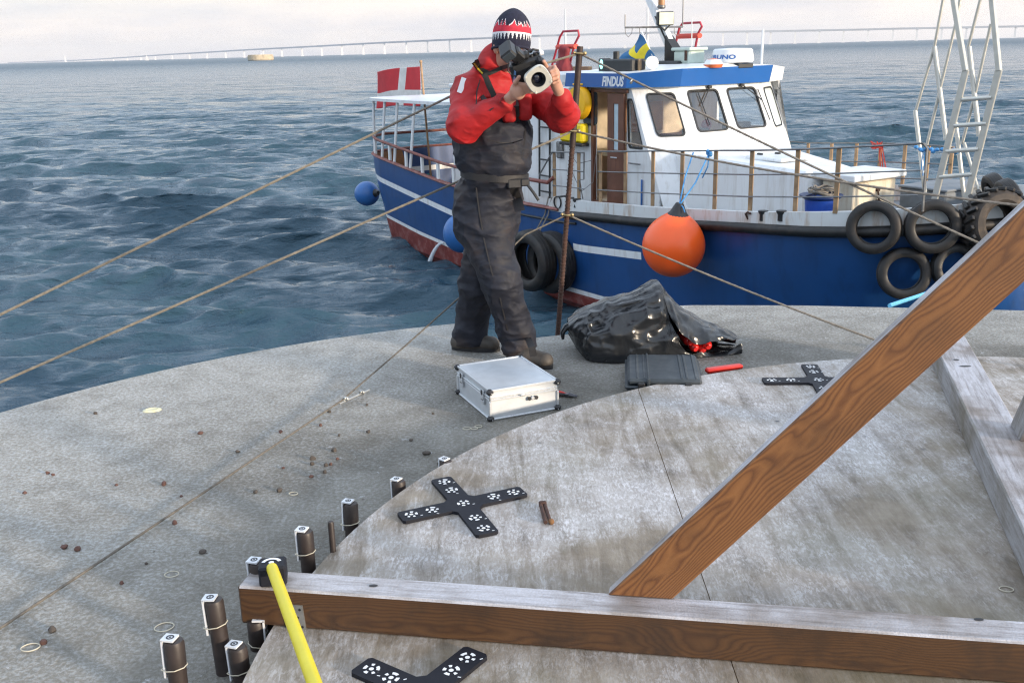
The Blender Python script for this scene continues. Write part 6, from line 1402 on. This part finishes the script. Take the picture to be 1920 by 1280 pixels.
mb = MB(); q = on_y(1337, 132, -.3); mb.lathe([(.0, 0), (.13, .0), (.15, .05), (.10, .12), (0, .14)], 16, (q[0], -.3, 3.80), mi=[1, 0, 1, 0]); part('roof_vent', mb, [mat('orange_plastic', (.62, .14, .04), .4), WHITEP], boat)
mb = MB(); q = on_y(1297, 110, .4); mb.tube([(q[0], .4, 3.8), (q[0]-.02, .4, 4.55)], .008, 6); part('whip_aerial', mb, WHITEP, boat)
mb = MB(); q = on_y(1427, 138, 1.2); mb.tube([(q[0], 1.2, 3.76), (q[0], 1.2, 4.35)], .020, 8); part('whip_aerial', mb, WHITEP, boat)
# red tubular racks with padded bars
for (px, py, yy) in ((1035, 128, -.9), (1258, 128, .75)):
    q = on_y(px, py, yy); o_ = np.array([q[0], yy, 3.62 if px < 1100 else 3.84]); mb = MB(); s_ = np.array([.55, .0, 0]); up_ = np.array([.36, 0, .92]) if px < 1100 else np.array([.22, 0, .66])
    if px < 1100: o_ = o_+np.array([-.12, 0, 0]); up_ = np.array([.42, 0, .80])
    A_, B_ = o_, o_+s_; C_, D_ = o_+up_, o_+s_+up_
    mb.tube([A_, o_+up_*.88, C_+s_*.10, C_+s_*.9, o_+s_*1.02+up_*.90, o_+s_*.92+up_*.72, B_], .020, 8); mb.tube([o_+up_*.36, o_+s_+up_*.36*.98], .016, 6)
    mb.tube([o_+up_*.20+s_*.2, o_+up_*.36+s_*.95], .014, 6); rk = part('roof_rack', mb, mat('red_tube', (.40, .03, .05), .4), boat)
    mb = MB(); mb.tube([o_+up_*.68+s_*.04, o_+up_*.68+s_*1.03], .055, 10, flat=.8); part('rack_pad', mb, mat('red_pad', (.62, .05, .025), .5), rk)
mb = MB(); q = on_y(1082, 128, -.5); mb.box((q[0]-.1, -.5, 3.76), (1.0, .08, .13), b=.01); part('roof_plank', mb, POSTM, boat)

# ------------------------------------------------------------------ things on and beside the boat
def bl(p): return wor(p)
R_b = np.array([bh, bp, [0, 0, 1.]]).T
def bdir(v): return R_b@np.array(v, float)
def tyre(at, axis, R, w, label, group=None, tread=0, rim=.62, mats=None):
    t = thing('tyre', label, 'tyre', at, 0, group); mb = MB(); r = R*rim; h = w/2; ax_ = np.array(axis, float)
    pr = [(r, -h*.55), (r+.02*R, -h*.8), (r+(R-r)*.35, -h), (r+(R-r)*.75, -h*.95), (R*.985, -h*.72), (R, -h*.4), (R, h*.4), (R*.985, h*.72), (r+(R-r)*.75, h*.95), (r+(R-r)*.35, h), (r+.02*R, h*.8), (r, h*.55), (r+.03*R, h*.5), (R*.93, h*.55), (R*.93, -h*.55), (r+.03*R, -h*.5)]
    mb.lathe(pr, 48, (0, 0, 0), ax_, closed=True); u, v, d = frame_from(ax_)
    for z in (-.22, 0, .22): mb.torus(d*z*w*.9, d, R-.001, R*.012, 48, 5)
    part('tyre_casing', mb, mats or RUB, t)
    if tread:
        mb = MB()
        for i in range(tread):
            a = 2*pi*i/tread; e = u*cos(a)+v*sin(a); tg = -u*sin(a)+v*cos(a)
            for s_ in (-1, 1):
                Rt = np.array([tg, d*s_, e]).T@rotm(rz=.5); mb.box(e*(R+.012)+d*s_*h*.50+tg*(.06 if s_ > 0 else 0), (R*.13, h*.85, R*.11), Rt, b=.006)
        part('tread', mb, RUB, t)
    return t
GT = 'tyre fenders hung on the boat'
def hull_side(px, py, off):
    """where the ray meets the hull side, pushed out by off"""
    for y in np.arange(-2.8, .5, .01):
        q = on_y(px, py, y)
        if q[0] < 5.98 and y >= -hy(q[0], min(q[2], zg_(q[0])+.1)): break
    last = q
    q = last; e = .05; x, z = q[0], min(q[2], zg_(q[0])); dx = (hy(x+e, z)-hy(x-e, z))/(2*e); n_ = np.array([-dx*-1*-1, -1, .0]); n_ = np.array([-dx, -1., 0.]); n_ /= np.linalg.norm(n_)
    return q+n_*off, n_
for (px, py, R, lb, tilt) in ((1642, 423, .305, 'car tyre hung on the bow rail, nearest to the bins', .10), (1745, 421, .305, 'car tyre hung on the bow rail beside the big tractor tyre', .06), (1692, 508, .30, 'car tyre hanging lowest, below the gap between two others', .16), (1783, 496, .27, 'car tyre half hidden behind the slanting brace', .16)):
    q, n_ = hull_side(px, py, .13); ax_ = n_+np.array([0, 0, tilt]); c = bl(q)
    for _ in range(3):                                          # settle it on the line of sight it is seen along
        pass
    tyre(c, bdir(ax_), R, .18, lb, GT)
q, n_ = hull_side(1862, 424, .30); qq = np.array([5.86, -.80, 2.14]); big = tyre(bl(qq), bdir((.92, -.36, .12)), .36, .32, 'big lugged tractor tyre hung at the bow', None, 22, .55, mat('dusty_rubber', (.045, .036, .030), .75, var=.3, vs=8, dirt=(.20, .14, .09), da=.6, ds=4))
for (px, py, lb) in ((1868, 362, 'dark tyre lying behind the tractor tyre'), (1893, 374, 'dark tyre at the far side of the bow')):
    q = on_y(px, py, .55 if px < 1880 else .15); tyre(bl((q[0], .55 if px < 1880 else .15, q[2])), bdir((.5, .7, .35)), .26, .17, lb)
q, n_ = hull_side(1040, 484, .24); tyre(bl(q+np.array([-.10, -.16, 0.])), bdir((.10, -.99, -.03)), .52, .34, 'large truck tyre hung by the rusty post, edge of its tread showing', None, 0, .60)
q2 = q+np.array([.16, .06, -.02]); tyre(bl(q2), bdir((.10, -.99, -.03)), .52, .30, 'second large truck tyre pressed behind the first one')
mb = MB()
for s_ in (-.05, .05): mb.tube([bl(q+np.array([-.14+s_, .0, .48])), bl((q[0]-.1+s_, -1.93, 1.45)), bl((q[0]-.08+s_, -1.86, 1.75))], .012, 6)
a_ = np.array(bl(q)); solo('tyre_lashing', mb, ROPE, 'grey lashing holding the large truck tyre to the boat rail', 'lashing', a_)
# orange buoy
ORG = mat('orange_vinyl', (1.0, .118, .012), .34, var=.05, vs=6, coat=.15, dirt=(.45, .08, .02), da=.12, ds=6)
q = on_y(1263, 461, -2.38); bu = thing('buoy_fender', 'large orange ball fender with a black neck hanging by a blue cord', 'fender', bl(q), HD)
tl = np.array([.14, 0.03, 1.]); tl /= np.linalg.norm(tl); Rb_ = .425
mb = MB(); pr = []
for i in range(25):
    t = pi*i/24; z = -Rb_*cos(t); r = Rb_*sin(t)
    if z > 0: z = z*1.10; r *= 1-.10*(z/Rb_)**2
    pr.append((r, z))
pr = [p for p in pr if p[1] < Rb_*.98]+[(.105, Rb_*1.10)]; mb.lathe(pr, 40, (0, 0, 0), tl); part('buoy_body', mb, ORG, bu, sharp=180)
mb = MB(); mb.lathe([(.165, Rb_*.99), (.115, Rb_*1.10), (.06, Rb_*1.36), (.05, Rb_*1.40), (0, Rb_*1.40)], 20, (0, 0, 0), tl); nk_ = part('buoy_neck', mb, BLK, bu, sharp=40)
BLR = mat('blue_cord', (.06, .26, .55), .7, var=.2, vs=30)
top_ = tl*Rb_*1.38; cdm = MB(); pw_ = loc(bl(q)); 
def rel(px, py, y): r = on_y(px, py, y); return r-pw_
k1, k2 = rel(1300, 286, -1.84), rel(1330, 287, -1.84)
cdm.tube([top_, top_+(k1-top_)*.5+np.array([-.03, 0, .0]), k1], .010, 6); cdm.tube([top_+np.array([.02, 0, 0]), top_+(k2-top_)*.45+np.array([.05, 0, -.02]), k2], .010, 6); cdm.tube([k2, k2+np.array([.0, -.02, -.18]), k2+np.array([-.10, -.02, -.34])], .009, 6)
for i in range(7): cdm.ball(k2+np.array([.035*cos(i*2.1), -.01, .025*sin(i*1.7)]), .026, 8, 5)
cdm.tube([top_, top_+np.array([.10, -.02, -.04]), top_+np.array([.13, -.02, -.10])], .009, 6)
part('cord', cdm, BLR, bu)
# blue fenders aft
BFM = mat('blue_vinyl', (.03, .14, .40), .38, var=.08, vs=5, dirt=(.015, .05, .15), da=.4, ds=4)
for (px, py, y, lb) in ((688, 363, -1.62, 'blue ball fender sticking out at the stern'), (866, 437, -2.12, 'blue ball fender partly hidden behind the man')):
    q = on_y(px, py, y); t = thing('ball_fender', lb, 'fender', bl(q), HD, 'blue ball fenders'); r = .29 if px < 700 else .36
    d = np.array([.9, .35, .1]) if px < 700 else np.array([.2, .1, 1.]); d /= np.linalg.norm(d); mb = MB(); mb.lathe([(r*sin(pi*i/18), -r*cos(pi*i/18)*(1.05)) for i in range(18)]+[(.05, r*1.2), (0, r*1.2)], 26, (0, 0, 0), d); part('fender_body', mb, BFM, t, sharp=180)
    mb = MB(); mb.lathe([(.10, r*.98), (.05, r*1.22), (.05, r*1.3), (0, r*1.3)], 14, (0, 0, 0), d); mb.tube([d*r*1.28, d*r*1.3+np.array([.3, .25, .25])], .010, 5); part('fender_neck', mb, DARK, t)
# flags
FR = mat('flag_red', (.60, .035, .045), .75, var=.08, vs=4); FWh = mat('flag_white', (.74, .72, .68), .75); FBl = mat('flag_blue', (.03, .14, .30), .75, var=.08, vs=4); FYe = mat('flag_yellow', (.78, .62, .03), .75)
POLE = mat('varnished_pole', (.36, .22, .12), .5, var=.2, vs=9)
fp0 = on_y(806, 268, -.2); fp1 = on_y(789, 116, -.2); fp0 = np.array([fp0[0], -.2, fp0[2]]); fp1 = np.array([fp1[0], -.2, fp1[2]])
fa = thing('danish_flag', 'red flag with a white cross drooping from a slanting pole over the stern', 'flag', bl(fp0), HD)
mb = MB(); mb.tube([(0, 0, -1.1), fp1-fp0], .026, 8); mb.ball(fp1-fp0, .04, 8, 6); part('flag_pole', mb, POLE, fa)
def c4(pxs, y): return [np.array([*on_y(a, b_, y)]) for a, b_ in pxs]
tr, tl_, bl_, br_ = c4([(787, 125), (703, 133), (701, 200), (786, 200)], -.2)
def flagA(u, v):
    top = tr*(1-u)+tl_*u; bot = br_*(1-u)+bl_*u; p = top*(1-v)+bot*v-fp0
    p = p+np.array([.02*sin(9*u+2*v), .07*sin(7*u+1.5*v)*(.3+u), .03*sin(5*u)*(u)+.04*sin(3*u+1)*v*u]); return p
mb = MB(); mb.grid(flagA, 60, 44, lambda u, v: 1 if (.30 < u < .43 or .58 < v < .78) else 0); part('flag_cloth', mb, [FR, FWh], fa, sharp=180).modifiers.new('cloth', 'SOLIDIFY').thickness = .004
tr2, tl2, bl2, br2 = c4([(790, 186), (705, 188), (708, 199), (792, 195)], -.15)
# yellow and blue flag on the roof
sa = on_y(1205, 140, -.4); fs = thing('swedish_flag', 'blue flag with a yellow cross hanging slack on the wheelhouse roof', 'flag', bl((sa[0]-.0, -.4, 3.80)), HD); so_ = np.array([sa[0], -.4, 3.80])
cor = [np.array([*on_y(a, b_, -.4)])-so_ for a, b_ in ((1200, 63), (1228, 110), (1205, 152), (1162, 118))]
def flagB(u, v):
    p = cor[0]*(1-u)*(1-v)+cor[1]*u*(1-v)+cor[2]*u*v+cor[3]*(1-u)*v; return p+np.array([.03*sin(8*v+3*u), .07*sin(9*u+5*v)*(.3+v), .02*sin(10*v)])
mb = MB(); mb.grid(flagB, 44, 60, lambda u, v: 1 if (.40 < u < .62 or .36 < v < .52) else 0); part('flag_cloth', mb, [FBl, FYe], fs, sharp=180).modifiers.new('cloth', 'SOLIDIFY').thickness = .004
mb = MB(); mb.tube([cor[0]+np.array([0, .03, .03]), cor[1]+np.array([.05, .03, -.15]), np.array([.32, .03, -.02])], .012, 6); part('flag_pole', mb, WHITEP, fs)
# yellow ring light and yellow box behind the post
YP = mat('orange_yellow_plastic', (.95, .50, .012), .4, var=.08, vs=6); YB = mat('yellow_case_paint', (.90, .66, .01), .42, var=.05, vs=5)
q = on_y(1088, 192, -1.62); yl = thing('lifebuoy_drum', 'round orange-yellow drum mounted on the cabin side behind the post', 'life saving drum', bl((q[0], -1.62, q[2])), HD)
mb = MB(); mb.lathe([(0, -.09), (.10, -.09), (.20, -.07), (.265, -.03), (.275, .0), (.265, .03), (.24, .09), (0, .10)], 36, (0, 0, 0), (0, -1, 0)); 
for i in range(18):
    a = 2*pi*i/18; mb.box((.17*cos(a), .088, .17*sin(a)), (.10, .01, .012), rotm(ry=-a), b=.003)
part('drum_shell', mb, YP, yl); mb = MB(); mb.box((0, -.03, .28), (.26, .07, .03), b=.01); mb.box((0, .07, 0), (.18, .08, .18)); part('drum_bracket', mb, YP, yl)
q = on_y(1076, 252, -1.60); yb = thing('yellow_case', 'square yellow case with a black lower edge on the cabin side', 'case', bl((q[0], -1.60, q[2])), HD)
mb = MB(); mb.box((0, 0, .03), (.62, .16, .30), b=.03); part('case_shell', mb, YB, yb, sharp=30); mb = MB(); mb.box((0, .0, -.15), (.63, .17, .055), b=.015); part('case_base', mb, BLK, yb, sharp=30)
# dark red cloth bundle on the roof edge
q = on_y(1057, 128, -1.0); rb_ = thing('red_bundle', 'dark red cloth bundle tied at the top behind the raised hand', 'bundle', bl((q[0], -1.0, 3.58)), HD)
def bun(P): return union([ell((0, 0, .16), (.17, .13, .24)), ell((.02, 0, -.05), (.12, .10, .2)), cap((.05, 0, .3), (.10, 0, .52), .035, .045), cap((-.05, 0, .3), (-.12, .02, .50), .035, .04), cap((0, 0, .32), (.0, -.02, .55), .03, .05)], .06)(P)-.02*fold(P, (14, 14, 6))
o = soft('bundle_cloth', bun, (-.32, -.28, -.32), (.32, .28, .72), .018, [mat('dark_red_cloth', (.22, .025, .03), .75, var=.2, vs=8)], rb_)
# bins and lines on the foredeck
q = on_y(1538, 397, -1.45); bn = thing('blue_bin', 'blue plastic bin with a flared black rim behind the bow railing', 'bin', bl((q[0], -1.45, zg_(q[0])-.05)), HD)
mb = MB(); mb.lathe([(.0, .0), (.17, .0), (.20, .38), (.185, .38), (.16, .03), (0, .03)], 24); part('bin_body', mb, mat('blue_plastic', (.010, .07, .42), .35, var=.06, vs=5), bn); mb = MB(); mb.lathe([(.195, .36), (.265, .40), (.265, .42), (.19, .40)], 24, closed=True); part('bin_rim', mb, mat('dark_blue_plastic', (.01, .03, .12), .4), bn)
rc = thing('rope_coil', 'coil of grey rope heaped on the blue bin', 'rope', bl((q[0], -1.45, zg_(q[0])+.34)), HD); mb = MB(); pts = []
for i in range(140): a = i*.31; r = .12+.05*sin(i*.37); pts.append((r*cos(a), r*sin(a)*.9, .03+.10*(i/140)+.015*sin(i*.9)))
mb.tube(pts, .011, 5); part('rope_strand', mb, ROPE, rc)
q = on_y(1653, 272, 1.72); rl = thing('red_line', 'thin red line tied in a bunch on the far bow railing', 'line', bl((q[0], 1.66, q[2])), HD); mb = MB()
for i in range(16): mb.tube([(.05*sin(i), -.02, .02*cos(i*2)), (.12*sin(i*1.7), -.05, .06*cos(i*1.3)), (.10*sin(i*2.3), -.02, -.02)], .009, 5)
for dx in (0, .05, .11): mb.tube([(dx*.5, 0, 0), (.12+dx, -.05, -.45), (.20+dx, -.03, -.75), (.28+dx*.6, -.02, -.98)], .009, 5)
for i in range(10): mb.ball((.27+.05*sin(i*2.), -.03, -.62-.035*i), .028, 6, 4)
part('line_strand', mb, mat('red_line_fibre', (.55, .06, .04), .8), rl)
q = on_y(1712, 397, .4); gb = thing('grey_locker', 'low grey locker standing on the foredeck inside the bow', 'locker', bl((4.15, .75, zg_(4.1)-.06)), HD); mb = MB(); mb.box((0, 0, .17), (.7, 1.0, .34), b=.02); part('locker_body', mb, GRIP, gb, smooth=False); mb = MB(); mb.box((0, 0, .355), (.74, 1.04, .03), b=.008); part('locker_lid', mb, GRIP, gb, smooth=False)
# green net heap in the stern
q = on_y(797, 318, -.9); gn = thing('net_heap', 'small heap of turquoise netting inside the stern rail', 'net', bl((q[0], -.95, .86)), HD); mb = MB()
for i in range(40): a = i*1.7; mb.tube([(.16*cos(a), .14*sin(a), .05+.5*((i*37) % 40)/40), (.10*cos(a+1), .12*sin(a+1), .15+.5*((i*23) % 40)/40), (.15*cos(a+2), .12*sin(a+2), .05+.45*((i*11) % 40)/40)], .022, 5)
part('net_mesh', mb, mat('turquoise_net', (.05, .34, .32), .8), gn)
# aluminium boarding ladder with hooked rails, standing on the foredeck
def ly(px, py, y): return bl(on_y(px, py, y))
LYD = -.55
ld0 = bl((5.05, LYD, zg_(5.)-.05)); lad = thing('boarding_ladder', 'aluminium ladder with tall slanting rails standing on the bow', 'ladder', ld0)
TUBE_M = mat('ladder_aluminium', (.56, .55, .50), .36, .55, var=.08, vs=10)
def lt(name, pts, r, y=LYD, flat=None, label=None):
    mb = MB(); P_ = [ly(px, py, yy)-ld0 for px, py, yy in pts]; mb.tube(P_, r, 10); return part(name, mb, TUBE_M, lad, label)
def stile(name, pts, w=.080, t=.03):
    mb = MB()
    for (a, b_) in zip(pts[:-1], pts[1:]):
        A_, B_ = ly(*a)-ld0, ly(*b_)-ld0; d = B_-A_; L = np.linalg.norm(d); u, v, dd = frame_from(d); c_ = bh; s_ = np.cross(dd, c_); s_ /= np.linalg.norm(s_); c2 = np.cross(s_, dd)
        mb.box((A_+B_)/2, (w, t, L), np.array([c2, s_, dd]).T, b=.004)
    return part(name, mb, TUBE_M, lad, smooth=False)
YL, YR = -.55, -.55
stile('stile', [(1752, 376, YL), (1811, 131, YL)]); stile('stile', [(1812, 378, YL), (1873, 131, YL)])
stile('stile', [(1810, 133, YL), (1788, 0, YL), (1776, -70, YL)], .055, .05); stile('stile', [(1873, 133, YL), (1860, 0, YL), (1850, -70, YL)], .055, .05)
for (a, b_) in (((1805, 187), (1861, 183)), ((1790, 236), (1851, 232)), ((1775, 284), (1836, 280)), ((1763, 332), (1824, 327))):
    lt('rung', [(a[0], a[1], YL), (b_[0], b_[1], YL)], .027)
YF = .15
lt('rail_tube', [(1716, 207, YF), (1735, 365, YF)], .027); lt('rail_tube', [(1752, 88, YF), (1774, 262, YF)], .030); lt('rail_tube', [(1817, 88, YF), (1836, 255, YF)], .030); lt('rail_tube', [(1792, 230, YF), (1808, 372, YF)], .027)
for pts in ([(1717, 208, YF), (1752, 88, YF), (1772, -20, YF)], [(1738, 272, YF), (1762, 170, YF), (1792, 45, YF), (1800, 0, YF)], [(1815, 90, YF), (1838, 0, YF)], [(1804, 270, YF), (1830, 170, YF), (1858, 45, YF)], [(1808, 268, YF), (1838, 368, YF)]): lt('brace_tube', pts, .019)
mb = MB(); c_ = ly(1758, 282, -.5)-ld0
for i in range(12): mb.ball(c_+bh*(.05*(i-6))+bp*.02*sin(i*2)+np.array([0, 0, .018*cos(i*1.9)]), (.03, .035, .024), 7, 5)
for i in range(3): mb.tube([c_+bh*(-.2+.03*i), c_+bh*(-.2+.03*i)+np.array([0, 0, -.25-.07*i])], .007, 5)
part('blue_lashing', mb, BLR, lad)
# blue mooring line from the bow to the deck
a_ = at_z(1668, 573, .01); b2 = bl(on_y(1868, 500, -.95)); mb = MB(); twist_rope(mb, [a_, a_+(b2-a_)*.5-np.array([0, 0, .02]), b2], .014); solo('mooring_line', mb, mat('pale_blue_rope', (.12, .42, .66), .7, var=.2, vs=30), 'light blue mooring line running from the deck edge up to the bow', 'mooring line', a_)
# cooling water running from the hull
q, n_ = hull_side(833, 455, .02); w0 = bl(q); dd = bdir(n_); mb = MB(); pts = [w0+dd*.30*t-np.array([0, 0, 1.])*(.55*t*t)*1.3 - bh*.28*t for t in np.linspace(0, 1.02, 10)]
mb.tube(pts, [.02+.035*i/9 for i in range(10)], 8); mw, n2_, l2_, b2_ = nt('falling_water'); b2_.inputs['Base Color'].default_value = (.75, .80, .84, 1); b2_.inputs['Roughness'].default_value = .25; b2_.inputs['Alpha'].default_value = .8
bumpn(n2_, l2_, b2_, noise(n2_, l2_, coords(n2_, l2_), 30, 4), .8, .02)
solo('cooling_water', mb, mw, 'thin stream of cooling water falling from the hull side', 'water stream', w0, kind='stuff')

# ------------------------------------------------------------------ the air over the sea
mb = MB(); mb.box((0, 0, 115), (34000, 34000, 240))
hm = bpy.data.materials.new('sea_air'); hm.use_nodes = True; hn = hm.node_tree.nodes; hn.clear(); ho = hn.new('ShaderNodeOutputMaterial'); pv = hn.new('ShaderNodeVolumePrincipled')
pv.inputs['Color'].default_value = (.95, .96, .98, 1); pv.inputs['Density'].default_value = .00006; pv.inputs['Anisotropy'].default_value = .2
hm.node_tree.links.new(pv.outputs[0], ho.inputs['Volume'])
solo('haze', mb, hm, 'pale sea haze', None, kind='stuff', smooth=False)
